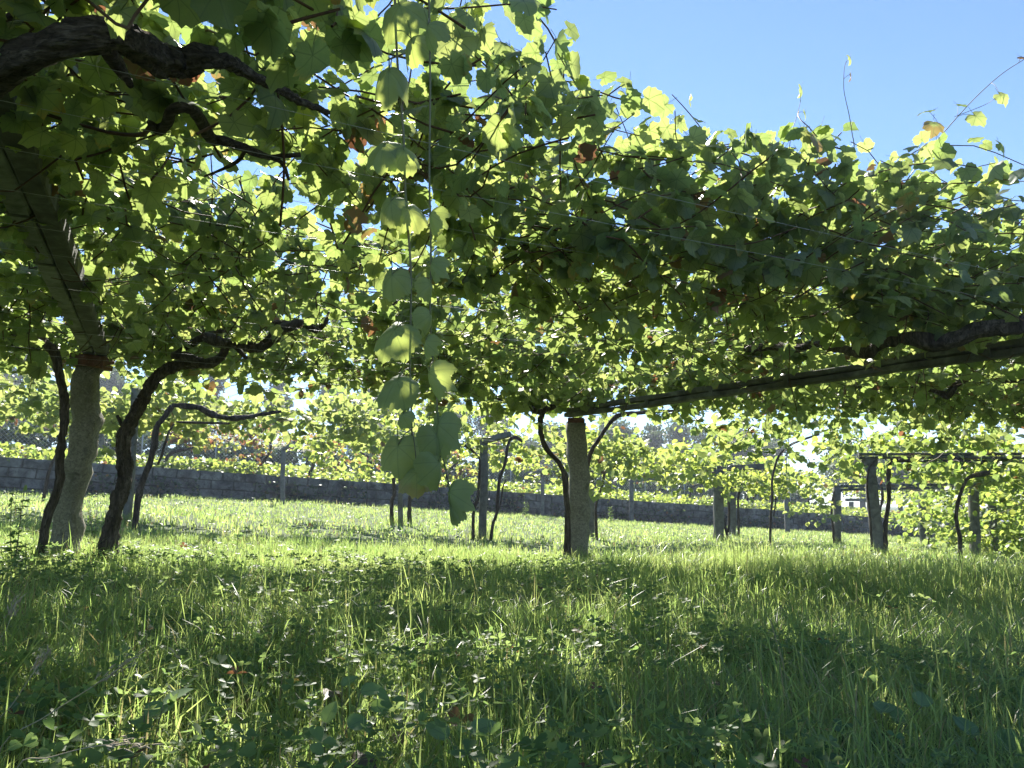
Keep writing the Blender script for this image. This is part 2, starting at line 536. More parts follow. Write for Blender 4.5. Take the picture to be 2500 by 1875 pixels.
# pale road on the slope beyond the vineyard fence
sR = np.linspace(-60, 90, 120); rows = []
for t in (15.0, 16.5, 18.0, 19.5):
    X = WA[0] + sR * wdir[0] + t * wnor[0]; Y = WA[1] + sR * wdir[1] + t * wnor[1]
    rows.append(np.stack([X, Y, ground(X, Y) + 0.06], -1))
V = np.concatenate(rows); n = len(sR)
ii = (np.arange(3)[:, None] * n + np.arange(n - 1)[None, :]).ravel()
Fq = np.stack([ii, ii + 1, ii + n + 1, ii + n], -1)
tag(link(bpy.data.objects.new('road', make_mesh('road', V, Fq, np.full(len(Fq), 4), [M_ROAD]))), kind='structure')


# ------------------------------------------------------------------ block wall
def rounded_box(lx, ly, lz, r=0.008, jit=0.0, seed=0):
    rr = np.random.default_rng(seed)
    V = []; F_ = []
    for sx in (-1, 1):
        for sy in (-1, 1):
            for sz in (-1, 1):
                c = np.array([sx * lx / 2, sy * ly / 2, sz * lz / 2]) + rr.normal(0, jit, 3)
                V.append(c - [sx * 0, sy * r, sz * r]); V.append(c - [sx * r, 0, sz * r]); V.append(c - [sx * r, sy * r, 0])
    idx = {}
    k = 0
    for sx in (-1, 1):
        for sy in (-1, 1):
            for sz in (-1, 1):
                idx[(sx, sy, sz)] = k; k += 3
    g = lambda a, b, c, w: idx[(a, b, c)] + w
    for s in (-1, 1):
        F_.append([g(s, -1, -1, 0), g(s, 1, -1, 0), g(s, 1, 1, 0), g(s, -1, 1, 0)][::s])
        F_.append([g(-1, s, -1, 1), g(-1, s, 1, 1), g(1, s, 1, 1), g(1, s, -1, 1)][::s])
        F_.append([g(-1, -1, s, 2), g(1, -1, s, 2), g(1, 1, s, 2), g(-1, 1, s, 2)][::s])
    for a in (-1, 1):
        for b in (-1, 1):
            F_.append([g(-1, a, b, 1), g(1, a, b, 1), g(1, a, b, 2), g(-1, a, b, 2)][::a * b])
            F_.append([g(a, -1, b, 0), g(a, -1, b, 2), g(a, 1, b, 2), g(a, 1, b, 0)][::1 * 1 if a * b > 0 else -1])
            F_.append([g(a, b, -1, 0), g(a, b, 1, 0), g(a, b, 1, 1), g(a, b, -1, 1)][::a * b])
    for a in (-1, 1):
        for b in (-1, 1):
            for c in (-1, 1):
                F_.append([g(a, b, c, 0), g(a, b, c, 1), g(a, b, c, 2)][::a * b * c])
    return np.array(V), F_


wall = thing('block_wall', WA + np.array([0, 0, 0]), 'low weathered grey concrete block wall crossing behind the vines', 'wall')
BL, BH = 0.68, 0.29
bm_var = []
for k in range(5):
    gg = Geo(); V, F_ = rounded_box(BL - 0.036, 0.24, BH - 0.034, 0.014, 0.008, k); gg.add(V, F_)
    bm_var.append(gg.mesh('block', [M_BLOCK], smooth=False))
slope = math.atan2(WT_B - WT_A, wlen)
wyaw = math.atan2(wdir[1], wdir[0])
R_w = Matrix.Rotation(wyaw, 4, 'Z') @ Matrix.Rotation(-slope, 4, 'Y')
s_vals = np.arange(-8, wlen + 10, BL)
extra = Geo()
nblk = 0
for c in range(4):
    for k, s in enumerate(s_vals):
        sc_ = s + (BL / 2 if c % 2 else 0)
        zc = float(wall_top(sc_)) - BH / 2 - c * BH
        q_ = rng.normal(0, .014); x = WA[0] + sc_ * wdir[0] + q_ * wnor[0]; y = WA[1] + sc_ * wdir[1] + q_ * wnor[1]
        if zc + BH / 2 < gz(x - wnor[0] * .2, y - wnor[1] * .2) - 0.02: continue
        if -3 < sc_ < wlen + 3 and nblk < 290:
            o = bpy.data.objects.new('block', bm_var[random.randrange(5)])
            o.matrix_local = Matrix.Translation(Vector((x, y, zc + rng.normal(0, .006 if c else .012))) - Vector(WA)) @ R_w
            COL.objects.link(o); o.parent = wall
            nblk += 1
        else:
            V, F_ = rounded_box(BL - 0.022, 0.2, BH - 0.022, 0.012, 0.005, k)
            V = np.array([(R_w @ Vector(v)) for v in V]) + [x, y, zc]
            extra.add(V, F_)
if extra.n:
    o = extra.obj('block', [M_BLOCK], wall, WA, smooth=False); o['kind'] = 'stuff'
core = Geo()
for s0, s1 in [(-8.3, wlen + 10)]:
    ns = 60
    ss = np.linspace(s0, s1, ns)
    V = []
    for s in ss:
        for off, top in ((-0.075, 1), (0.075, 1), (0.075, 0), (-0.075, 0)):
            V.append([WA[0] + s * wdir[0] + off * wnor[0], WA[1] + s * wdir[1] + off * wnor[1], float(wall_top(s)) - (0.012 if top else 1.3)])
    F_ = []
    for k in range(ns - 1):
        for j in range(4):
            F_.append([k * 4 + j, k * 4 + (j + 1) % 4, k * 4 + 4 + (j + 1) % 4, k * 4 + 4 + j])
    core.add(V, F_)
core.obj('mortar', [M_MORTAR], wall, WA, smooth=False)


# ------------------------------------------------------------------ posts and beams
def pillar(base, top, w0, w1, depth_ratio=0.85, jit=0.012, rings=12, yaw=0.0, seed=0, bend=0.0, prof=None):
    """rough hewn stone pillar: rounded square section with uneven faces"""
    r = np.random.default_rng(seed)
    k = 12
    a = np.linspace(0, 2 * math.pi, k, endpoint=False) + math.pi / k
    sq = np.stack([np.sign(np.cos(a)) * np.abs(np.cos(a)) ** 0.45, np.sign(np.sin(a)) * np.abs(np.sin(a)) ** 0.45], -1)
    V = []
    drift = np.cumsum(r.normal(0, jit * 0.8, (rings, 2)), axis=0)
    drift -= np.linspace(0, 1, rings)[:, None] * drift[-1]
    for i in range(rings):
        t = i / (rings - 1)
        c = base * (1 - t) + top * t
        w = (w0 * (1 - t) + w1 * t) / 2
        p = sq * np.array([w, w * depth_ratio]) * (1 + r.normal(0, jit * 3.2, (k, 1)))
        cy, sy = math.cos(yaw), math.sin(yaw)
        X = p[:, 0] * cy - p[:, 1] * sy + c[0] + drift[i, 0] + bend * math.sin(t * math.pi)
        Y = p[:, 0] * sy + p[:, 1] * cy + c[1] + drift[i, 1]
        V.append(np.stack([X, Y, np.full(k, c[2])], -1))
    V = np.concatenate(V)
    i = np.arange(rings - 1)[:, None] * k; j = np.arange(k)[None, :]; j2 = (j + 1) % k
    F_ = np.stack([i + j, i + j2, i + k + j2, i + k + j], -1).reshape(-1, 4).tolist()
    F_.append(list(range(k))[::-1]); F_.append([(rings - 1) * k + q for q in range(k)])
    return V, F_


def oriented_box(p0, p1, w, h, segs=1, jit=0.0, seed=0, r=0.01):
    """bar from p0 to p1 (centreline), width w (horizontal), height h"""
    p0 = np.array(p0, float); p1 = np.array(p1, float)
    d = p1 - p0; L = np.linalg.norm(d); d /= L
    side = np.cross(d, [0, 0, 1.0]); side /= np.linalg.norm(side)
    up = np.cross(side, d)
    rr = np.random.default_rng(seed)
    prof = [(-w / 2, -h / 2 + r), (-w / 2 + r, -h / 2), (w / 2 - r, -h / 2), (w / 2, -h / 2 + r), (w / 2, h / 2 - r), (w / 2 - r, h / 2), (-w / 2 + r, h / 2), (-w / 2, h / 2 - r)]
    V = []
    for i in range(segs + 1):
        c = p0 + d * L * i / segs + side * rr.normal(0, jit) + up * rr.normal(0, jit)
        for a, b in prof:
            V.append(c + side * (a + rr.normal(0, jit * .5)) + up * (b + rr.normal(0, jit * .5)))
    F_ = []
    k = 8
    for i in range(segs):
        for j in range(k):
            F_.append([i * k + j, i * k + (j + 1) % k, (i + 1) * k + (j + 1) % k, (i + 1) * k + j])
    F_.append(list(range(k))[::-1]); F_.append([segs * k + q for q in range(k)])
    return np.array(V), F_


def post(name, bpx, tpx, d, w, label, mat, group=None, wtop=None, cap=None, jit=0.012, seed=0, depth=0.85, rings=12, bend=0.0, cat='post', ground_z=None):
    b = U(bpx[0], bpx[1], d); t = U(tpx[0], tpx[1], d)
    b[2] = gz(b[0], b[1]) - 0.12
    th = thing(name, b, label, cat, group)
    g = Geo(); V, F_ = pillar(b, t, w, wtop or w, depth, jit, rings, seed=seed, bend=bend, yaw=0.1 * math.sin(seed * 3)); g.add(V, F_)
    g.obj('shaft', [mat], th, b)
    if cap:
        cw, cd, ch, cm, yaw, tilt = cap
        V, F_ = rounded_box(cw, cd, ch, 0.008, 0.006, seed)
        R = Matrix.Rotation(yaw, 4, 'Z') @ Matrix.Rotation(tilt, 4, 'Y')
        V = np.array([R @ Vector(v) for v in V]) + t + np.array([0.0, 0, ch / 2 - 0.004])
        g = Geo(); g.add(V, F_); g.obj('cap_block', [cm], th, b, smooth=False)
    return th, b, t


GP = 'pergola posts holding up the vines'
P1, p1b, p1t = post('granite_post', (160, 1362), (222, 897), 7.5, 0.235, 'rough speckled granite post with red cap block, leaning at the left', M_GRANITE, GP, 0.225,
                    (0.325, 0.24, 0.115, M_BRICK, 0.12, 0.09), jit=0.022, seed=3, rings=24)
P2, p2b, p2t = post('granite_post', (1407, 1352), (1407, 1034), 10.0, 0.262, 'rough granite post under the long beam in the middle, red brick on top', M_GRANITE, GP, 0.25,
                    (0.22, 0.19, 0.075, M_BRICK, -0.1, -0.03), jit=0.017, seed=5, rings=20)
P3, p3b, p3t = post('concrete_post', (314, 1225), (332, 948), 12.0, 0.12, 'thin leaning concrete post behind the thickest dark vine trunk', M_CONC, GP, jit=0.004, seed=6)
P5, p5b, p5t = post('concrete_post', (1177, 1312), (1181, 1080), 14.6, 0.15, 'grey concrete post with a short arm, right of the hanging leaves', M_CONC, GP, jit=0.006, seed=7)
P6, p6b, p6t = post('concrete_post', (980, 1272), (978, 1075), 18.0, 0.11, 'thin pale post between two dark stems, below the left hanging leaves', M_CONC, GP, jit=0.004, seed=8)
P7, p7b, p7t = post('concrete_post', (1754, 1319), (1753, 1146), 19.8, 0.24, 'thick dark post with a T shaped crossarm, right of the granite post', M_CONC, GP, jit=0.008, seed=9)
P8, p8b, p8t = post('concrete_post', (1788, 1304), (1788, 1178), 24.0, 0.20, 'grey post just behind and right of the T shaped one', M_CONC, GP, jit=0.008, seed=10)
P10, p10b, p10t = post('concrete_post', (1541, 1259), (1541, 1177), 31.5, 0.17, 'small far post with a rising arm, right in front of the wall', M_CONC, GP, jit=0.005, seed=11)
P11, p11b, p11t = post('concrete_post', (1443, 1281), (1443, 1150), 17.5, 0.13, 'dark grey post half hidden behind the granite post in the middle', M_CONC, GP, jit=0.005, seed=12)
P12, p12b, p12t = post('concrete_post', (2140, 1333), (2124, 1136), 15.9, 0.235, 'pale mossy post at the right with a thin vine up its side', M_CONC, GP, 0.20,
                       (0.26, 0.2, 0.13, M_CONC, 0.1, 0.0), jit=0.009, seed=13)
P13, p13b, p13t = post('concrete_post', (2043, 1323), (2043, 1190), 22.0, 0.20, 'dark post left of the pale mossy post, leaves hanging on it', M_CONC, GP, jit=0.008, seed=14)
P14, p14b, p14t = post('concrete_post', (2254, 1329), (2250, 1205), 23.5, 0.17, 'dark slim post right of the pale mossy post, before the wall', M_CONC, GP, jit=0.008, seed=15)
P17, p17b, p17t = post('concrete_post', (1324, 1251), (1324, 1156), 29.0, 0.13, 'far dark post against the wall, left of the granite post', M_CONC, GP, jit=0.004, seed=16)
P18, p18b, p18t = post('concrete_post', (691, 1221), (692, 1098), 23.5, 0.13, 'far post at the wall with a bent top under red leaves', M_CONC, GP, jit=0.005, seed=17)
P16, p16b, p16t = post('concrete_post', (1921, 1288), (1920, 1219), 32.0, 0.19, 'far stubby post in front of the wall, between the arched vine and leafy curtain', M_CONC, GP, jit=0.008, seed=18)
P19, p19b, p19t = post('concrete_post', (2378, 1338), (2374, 1170), 17.5, 0.20, 'dark post within the leafy curtain at the right, beside the curved trunk', M_CONC, GP, jit=0.008, seed=19)
P20, p20b, p20t = post('concrete_post', (2425, 1325), (2420, 1225), 20.0, 0.17, 'dark post deep within leaves, rightmost of all', M_CONC, GP, jit=0.008, seed=20)
P21, p21b, p21t = post('concrete_post', (2078, 1270), (2078, 1225), 44.0, 0.25, 'small far post beyond the wall with a wide head, left of the mossy post', M_CONC, GP, jit=0.008, seed=21)
P22, p22b, p22t = post('concrete_post', (2198, 1268), (2198, 1230), 45.0, 0.24, 'small far post beyond the wall before the pale road at right', M_CONC, GP, jit=0.008, seed=22)
P4, p4b, p4t = post('concrete_post', (247, 1136), (243, 1040), 26.5, 0.14, 'far bent grey post beyond the wall, between granite post and thick trunk', M_CONC, GP, jit=0.006, seed=23, bend=0.08)


def arm(th, base, p0, p1, w, h, mat=M_CONC, name='arm', jit=0.004, seed=0):
    g = Geo(); V, F_ = oriented_box(p0, p1, w, h, 6, jit, seed); g.add(V, F_)
    return g.obj(name, [mat], th, base, smooth=False)


arm(P5, p5b, p5t + [-0.05, 0, .02], U(1245, 1060, 14.3), 0.12, 0.10, seed=1)
arm(P7, p7b, p7t + [-0.02, 0, .02], U(1866, 1139, 19.4), 0.16, 0.14, seed=2)
arm(P7, p7b, p7t + [-0.06, 0.02, .02], U(1666, 1141, 20.2), 0.15, 0.14, name='arm', seed=3)
arm(P8, p8b, p8t + [-.1, 0, .03], U(1875, 1172, 23.5), 0.14, 0.12, seed=4)
arm(P10, p10b, p10t + [-.05, 0, .03], U(1634, 1162, 30.5), 0.14, 0.13, seed=5)
arm(P18, p18b, p18t + [0, 0, .0], U(718, 1080, 23.2), 0.11, 0.10, seed=6)
arm(P17, p17b, p17t + [-.6, 0, .03], p17t + [.9, -.3, .08], 0.11, 0.10, seed=7)
arm(P4, p4b, p4t + [-.1, 0, .0], U(232, 1010, 26.3), 0.12, 0.12, seed=8)
arm(P21, p21b, p21t + [-.3, 0, .1], p21t + [1.0, 0, .12], 0.16, 0.16, seed=9)


def beam(label, p0, p1, w, h, rails=2, stacked=True, mat=M_BEAM, segs=10, seed=0, gap=0.012):
    p0 = np.array(p0, float); p1 = np.array(p1, float)
    th = thing('pergola_beam', p0, label, 'beam', 'concrete beams carried by the posts')
    d = (p1 - p0) / np.linalg.norm(p1 - p0)
    side = np.cross(d, [0, 0, 1.0]); side /= np.linalg.norm(side)
    for k in range(rails):
        if stacked:
            hh = (h - gap) / 2
            off = np.array([0, 0, (k - .5) * (hh + gap)]) + side * (0.012 if k else 0)
            V, F_ = oriented_box(p0 + off, p1 + off, w * (1.0 if k == 0 else 0.94), hh, segs, 0.0035, seed + k)
        else:
            ww = (w - gap) / 2
            off = side * (k - .5) * (ww + gap) + np.array([0, 0, 0.012 * k])
            V, F_ = oriented_box(p0 + off, p1 + off, ww, h, segs, 0.0035, seed + k)
        g = Geo(); g.add(V, F_); g.obj('rail', [M_BEAM_PALE if (k and not stacked) else mat], th, p0, smooth=False)
    # spacer blocks tying both rails
    L = np.linalg.norm(p1 - p0)
    for k, s in enumerate(np.arange(0.5, L, 0.9)):
        c = p0 + d * s
        V, F_ = oriented_box(c - side * (w / 2 + 0.006), c + side * (w / 2 + 0.006), 0.05, h * 0.82, 1, 0.002, k)
        g = Geo(); g.add(V, F_); g.obj('tie', [mat], th, p0, smooth=False)
    return th


bl0 = p1t + np.array([-0.02, 0.1, 0.115 + 0.075])
bl1 = UZ(20, 355, bl0[2] - 0.02)
bdir = (bl1 - bl0) / np.linalg.norm(bl1 - bl0)
beam('mossy grey concrete beam running overhead from the leaning granite post at the left', bl0, bl1 + bdir * 1.6, 0.23, 0.13, 2, False, seed=4)
br0 = U(1392, 1006, 10.0); br0[2] = p2t[2] + 0.075 + 0.065
r_ = ray(2500, 846); br1 = np.array([0, 0, ZC]) + r_ * (6.0 / r_[1])
bdr = (br1 - br0) / np.linalg.norm(br1 - br0)
beam('long dark double beam rising to the right from the middle granite post', br0 - bdr * 0.05, br1 + bdr * 1.6, 0.12, 0.125, 2, True, seed=6, segs=16)
bq0 = U(2096, 1117, 15.9); bq0[2] = p12t[2] + 0.13 + 0.06
bq1 = U(2530, 1114, 15.0)
beam('level dark beam resting on the pale mossy post at the right', bq0, bq1 + [1.5, -.2, 0], 0.16, 0.115, 2, True, seed=8, segs=10)
bz0 = U(2040, 1192, 22); bz1 = U(2330, 1186, 22.6)
beam('short dark beam beyond the mossy post, left end on a leafy post', bz0, bz1, 0.15, 0.16, 2, True, seed=10, segs=6)

# ------------------------------------------------------------------ leaves
def leaf_template(k, hi, seed, petiole=False):
    r = np.random.default_rng(seed)
    phi = np.linspace(-math.pi, math.pi, k, endpoint=False) + math.pi / k
    key = np.radians([-180, -165, -140, -108, -82, -52, -27, 0, 27, 52, 82, 108, 140, 165, 180])
    val = np.array([0.10, 0.50, 0.70, 0.78, 0.72, 0.92, 0.80, 1.05, 0.80, 0.92, 0.72, 0.78, 0.70, 0.50, 0.10])
    val = val * (1 + r.normal(0, 0.05, len(val))); val[-1] = val[0]
    rad = np.interp(phi, key, val)
    if hi:
        rad *= 1 + 0.06 * np.where(np.arange(k) % 2, 1, -1) + r.normal(0, .025, k)
    rad *= 0.62
    xo, yo = np.sin(phi) * rad, np.cos(phi) * rad
    rings = [(xo, yo)]
    if hi:
        kin = k // 2
        phi_i = phi.reshape(kin, 2).mean(1)
        ri = np.interp(phi_i, phi, rad) * 0.52
        rings.insert(0, (np.sin(phi_i) * ri, np.cos(phi_i) * ri))
    xs = np.concatenate([[0]] + [q[0] for q in rings]); ys = np.concatenate([[0]] + [q[1] for q in rings])
    rr = np.hypot(xs, ys) / 0.62
    fold = r.uniform(0.0, 0.5); droop = r.uniform(0.1, 0.62); curl = r.uniform(-.1, .45)
    ph = r.uniform(0, 6.28)
    z = fold * np.abs(xs) - droop * rr ** 2 * 0.6 - curl * ys * np.abs(ys) + 0.05 * rr ** 2 * np.sin(3 * np.arctan2(xs, ys) + ph) + 0.025 * rr * np.sin(7 * np.arctan2(xs, ys) + ph * 2)
    V = np.stack([xs, ys + 0.06, z], -1)
    lc = np.stack([xs, ys, rr], -1)
    F_ = []
    if hi:
        kin = k // 2
        for i in range(kin):
            F_.append([0, 1 + i, 1 + (i + 1) % kin])
        o = 1 + kin
        for i in range(kin):
            a, b = o + 2 * i, o + 2 * i + 1
            c = o + (2 * i + 2) % k
            F_.append([1 + i, a, b])
            F_.append([1 + i, b, 1 + (i + 1) % kin])
            F_.append([1 + (i + 1) % kin, b, c])
    else:
        for i in range(k):
            F_.append([0, 1 + i, 1 + (i + 1) % k])
    if petiole:
        pv = []
        for q, (yy, zz) in enumerate([(0.06, 0.0), (-0.22, 0.07), (-0.5, 0.22)]):
            for a in range(3):
                pv.append([0.011 * math.cos(a * 2.09), yy, zz + 0.011 * math.sin(a * 2.09)])
        b = len(V)
        V = np.vstack([V, pv]); lc = np.vstack([lc, np.tile([0.0, 0.0, 0.0], (9, 1))])
        for q in range(2):
            for a in range(3):
                i0 = b + q * 3 + a; i1 = b + q * 3 + (a + 1) % 3
                F_.append([i0, i1, i1 + 3]); F_.append([i0, i1 + 3, i0 + 3])
    return V, np.array(F_, dtype=np.int32), lc


HI = [leaf_template(26, True, 100 + i, True) for i in range(7)]
MID = [leaf_template(13, False, 200 + i) for i in range(6)]
LOW = [leaf_template(7, False, 300 + i) for i in range(5)]
TINY = [leaf_template(5, False, 400 + i) for i in range(4)]


def frames(nrm, tip):
    nrm = nrm / np.linalg.norm(nrm, axis=1)[:, None]
    tip = tip - nrm * (tip * nrm).sum(1)[:, None]
    tip = tip / (np.linalg.norm(tip, axis=1)[:, None] + 1e-9)
    x = np.cross(tip, nrm)
    return np.stack([x, tip, nrm], -1)          # columns


def leaf_mass(name, templates, P, R, size, tint, mat, parent=None, base=None, kind='stuff', smooth=True):
    if len(P) == 0: return None
    which = rng.integers(0, len(templates), len(P))
    Vs, Fs, Ls, Ts = [], [], [], []
    off = 0
    for k, (tv, tf, tl) in enumerate(templates):
        m = which == k
        nk = int(m.sum())
        if not nk: continue
        v = np.einsum('nij,vj->nvi', R[m], tv) * size[m][:, None, None] + P[m][:, None, :]
        f = tf[None] + (np.arange(nk) * len(tv))[:, None, None] + off
        Vs.append(v.reshape(-1, 3)); Fs.append(f.reshape(-1, 3))
        Ls.append(np.tile(tl, (nk, 1)))
        Ts.append(np.repeat(tint[m], len(tv), axis=0))
        off += nk * len(tv)
    V = np.concatenate(Vs); Fa = np.concatenate(Fs)
    Tn = np.concatenate(Ts); Tn = np.hstack([Tn, np.ones((len(Tn), 1))])
    me = make_mesh(name, V, Fa, np.full(len(Fa), 3), [mat], {'leafco': ('FLOAT_VECTOR', np.concatenate(Ls)), 'tint': ('FLOAT_COLOR', Tn)}, smooth=smooth)
    o = link(bpy.data.objects.new(name, me), parent, base)
    if kind: o['kind'] = kind
    return o


def shared_leaf_meshes(templates, mat, name='leaf'):
    out_ = []
    for tv, tf, tl in templates:
        me = make_mesh(name, tv, tf, np.full(len(tf), 3), [mat], {'leafco': ('FLOAT_VECTOR', tl)}, smooth=True)
        out_.append(me)
    return out_


def drape_template(seed, fold=0.0):
    """large limp leaf in close view: many rings, drooping margin, puckered between the veins"""
    r = np.random.default_rng(seed)
    k = 48
    phi = np.linspace(-math.pi, math.pi, k, endpoint=False) + math.pi / k
    key = np.radians([-180, -168, -145, -108, -80, -54, -27, 0, 27, 54, 80, 108, 145, 168, 180])
    val = np.array([0.08, 0.55, 0.78, 0.84, 0.80, 0.93, 0.86, 1.05, 0.86, 0.93, 0.80, 0.84, 0.78, 0.55, 0.08])
    val = val * (1 + r.normal(0, 0.05, len(val))); val[-1] = val[0]
    rad = np.interp(phi, key, val) * 0.62
    rad *= 1 + 0.030 * np.where(np.arange(k) % 2, 1, -1) + r.normal(0, .012, k)
    lev = [0.2, 0.4, 0.6, 0.8, 1.0]
    X = [0.0]; Y = [0.0]
    for q in lev:
        sm = rad if q == 1 else np.convolve(np.r_[rad[-2:], rad, rad[:2]], np.ones(5) / 5, 'valid')
        X += list(np.sin(phi) * sm * q); Y += list(np.cos(phi) * sm * q)
    X = np.array(X); Y = np.array(Y); rr = np.hypot(X, Y) / 0.62; a = np.arctan2(X, Y)
    vein = np.abs(np.mod(a / math.radians(54) + 0.5, 1) - 0.5) * 2
    Z = -0.34 * rr ** 2 * r.uniform(.7, 1.2) + 0.05 * rr * (1 - vein) * -1 + 0.045 * rr ** 2 * np.sin(5 * a + r.uniform(0, 6)) + 0.03 * rr ** 2 * np.sin(11 * a + r.uniform(0, 6))
    # roll both halves down about the midrib
    X2 = X.copy(); Z2 = Z.copy()
    th = fold * np.abs(X) / 0.4
    X2 = np.sign(X) * np.where(fold > 0, np.sin(th + 1e-6) / (fold / 0.4 + 1e-9), np.abs(X))
    if fold > 0: Z2 = Z - (1 - np.cos(th)) / (fold / 0.4)
    V = np.stack([X2, Y + 0.06, Z2], -1); lc = np.stack([X, Y, rr], -1)
    F_ = [[0, 1 + i, 1 + (i + 1) % k] for i in range(k)]
    for q in range(len(lev) - 1):
        for i in range(k):
            p0 = 1 + q * k + i; p1 = 1 + q * k + (i + 1) % k
            F_ += [[p0, p0 + k, p1 + k], [p0, p1 + k, p1]]
    pv = []
    for yy, zz in [(0.06, 0.0), (-0.15, 0.09), (-0.34, 0.26)]:
        for q in range(5): pv.append([0.014 * math.cos(q * 1.2566), yy, zz + 0.014 * math.sin(q * 1.2566)])
    b = len(V); V = np.vstack([V, pv]); lc = np.vstack([lc, np.zeros((15, 3))])
    for q in range(2):
        for i in range(5):
            i0 = b + q * 5 + i; i1 = b + q * 5 + (i + 1) % 5
            F_ += [[i0, i1, i1 + 5], [i0, i1 + 5, i0 + 5]]
    return V, np.array(F_, dtype=np.int32), lc


HI_ME = shared_leaf_meshes(HI, M_LEAF_O)
HANG_ME = shared_leaf_meshes([drape_template(500 + i, [.0, .5, .9, .3, 1.1][i]) for i in range(5)], M_LEAF_HANG)
FOLD_ME = shared_leaf_meshes([drape_template(520 + i, 1.35 + .15 * i) for i in range(3)], M_LEAF_HANG)
MID_ME = shared_leaf_meshes(MID, M_LEAF_O)


def petiole(parent, base, Q, pos, mat, r0=0.0013):
    """leaf stalk from the nearest point of stem Q to pos"""
    j = int(np.linalg.norm(Q - pos, axis=1).argmin())
    j = max(0, j - 1)
    a = Q[j]; m_ = (a + pos) / 2 + np.array([0, 0, 0.12 * np.linalg.norm(pos - a)])
    V, F_ = tube(catmull([a, m_, pos], 7), [r0 * 1.2, r0], 5)
    g = Geo(); g.add(V, F_)
    return g.obj('petiole', [mat], parent, base)


def leaf_obj(meshes, P, R, size, tint, parent, base, name='leaf'):
    o = bpy.data.objects.new(name, meshes[random.randrange(len(meshes))])
    M = Matrix([[R[0][0], R[0][1], R[0][2], 0], [R[1][0], R[1][1], R[1][2], 0], [R[2][0], R[2][1], R[2][2], 0], [0, 0, 0, 1]])
    o.matrix_local = Matrix.Translation(Vector(P) - Vector(base)) @ M @ Matrix.Scale(size, 4)
    o.color = (float(tint[0]), float(tint[1]), float(tint[2]), 1)
    COL.objects.link(o)
    o.parent = parent
    return o


def tints(n, hue=0.4, hs=0.28, autumn=0.05, r=rng):
    h = np.clip(r.normal(hue, hs, n), 0, 1)
    a = np.where(r.random(n) < autumn, r.uniform(0.15, 1.0, n), 0.0)
    a = np.where((a == 0) & (r.random(n) < autumn * 2.0), r.uniform(0.03, 0.3, n), a)
    b = np.clip(r.normal(0.5, 0.2, n), 0, 1)
    return np.stack([h, a, b], -1)


class Canopy:
    """grows canes through a region and hangs leaves on them"""
    def __init__(self):
        self.P = []; self.N = []; self.T = []; self.S = []; self.C = []; self.canes = []

    def grow(self, poly, per_m2, lo, hi, size=0.12, hue=0.4, autumn=0.05, up_bias=0.15, seed=1, cane_len=(0.7, 1.6), leaf_gap=0.065,
             gap_scale=0.8, gap_amt=0.35, outward=None, leaf_off=0.07, dens_fn=None, absz=False):
        r = np.random.default_rng(seed)
        poly = np.array(poly, float)
        x0, y0 = poly.min(0); x1, y1 = poly.max(0)
        area_box = (x1 - x0) * (y1 - y0)
        avg_leaves = (cane_len[0] + cane_len[1]) / 2 / leaf_gap
        n = int(area_box * per_m2 / avg_leaves)
        X = r.uniform(x0, x1, n); Y = r.uniform(y0, y1, n)
        keep = in_poly(X, Y, poly)
        dn = smoothnoise(X, Y, gap_scale, seed)
        keep &= r.random(n) > np.clip(gap_amt * (0.5 - dn), 0, 0.95)
        if dens_fn is not None: keep &= r.random(n) < dens_fn(X, Y)
        X = X[keep]; Y = Y[keep]
        G = ground(X, Y) if not absz else np.zeros(len(X))
        for i in range(len(X)):
            l, h = lo, hi
            if callable(hi): h = hi(X[i], Y[i])
            if callable(lo): l = lo(X[i], Y[i])
            z = G[i] + l + (h - l) * r.beta(1.2, 1.6)
            L = r.uniform(*cane_len)
            ns = max(4, int(L / 0.16))
            yaw = r.uniform(0, 2 * math.pi)
            d = np.array([math.cos(yaw), math.sin(yaw), r.normal(up_bias, 0.35)]); d /= np.linalg.norm(d)
            p = np.array([X[i], Y[i], z]) - d * L * 0.4
            pts = [p.copy()]
            for k in range(ns):
                d = d + r.normal(0, 0.16, 3) + np.array([0, 0, -0.03])
                top = G[i] + h
                if p[2] > top: d[2] -= 0.35
                if p[2] < G[i] + l - 0.03: d[2] += 0.3
                d /= np.linalg.norm(d)
                p = p + d * (L / ns)
                pts.append(p.copy())
            pts = np.array(pts)
            self.canes.append(pts)
            self.leaves_on(pts, L, size, hue, autumn, r, leaf_gap, leaf_off)

    def leaves_on(self, pts, L, size, hue, autumn, r, leaf_gap=0.065, leaf_off=0.07, outward=None):
        nl = max(2, int(L / leaf_gap))
        u = np.sort(r.random(nl)) * (len(pts) - 1)
        k = np.minimum(u.astype(int), len(pts) - 2)
        f = (u - k)[:, None]
        P = pts[k] * (1 - f) + pts[k + 1] * f
        side = r.normal(0, 1, (nl, 3)); side[:, 2] = side[:, 2] * 0.5 - 0.1
        side /= np.linalg.norm(side, axis=1)[:, None]
        P = P + side * leaf_off * r.uniform(0.5, 1.5, (nl, 1))
        nrm = np.array([0, 0.12, 0.55]) + np.array(SUN_DIR) * 0.25 + r.normal(0, 0.55, (nl, 3)) + side * 0.25
        flip = nrm[:, 2] < -0.15
        nrm[flip] *= -1
        tip = side * 0.8 + np.array([0, 0, -0.75]) + r.normal(0, 0.3, (nl, 3))
        self.P.append(P); self.N.append(nrm); self.T.append(tip)
        s = size * np.clip(r.normal(1.0, 0.27, nl), 0.4, 1.6)
        self.S.append(s)
        self.C.append(tints(nl, hue, 0.28, autumn, r))

    def arrays(self):
        return (np.concatenate(self.P), frames(np.concatenate(self.N), np.concatenate(self.T)), np.concatenate(self.S), np.concatenate(self.C))


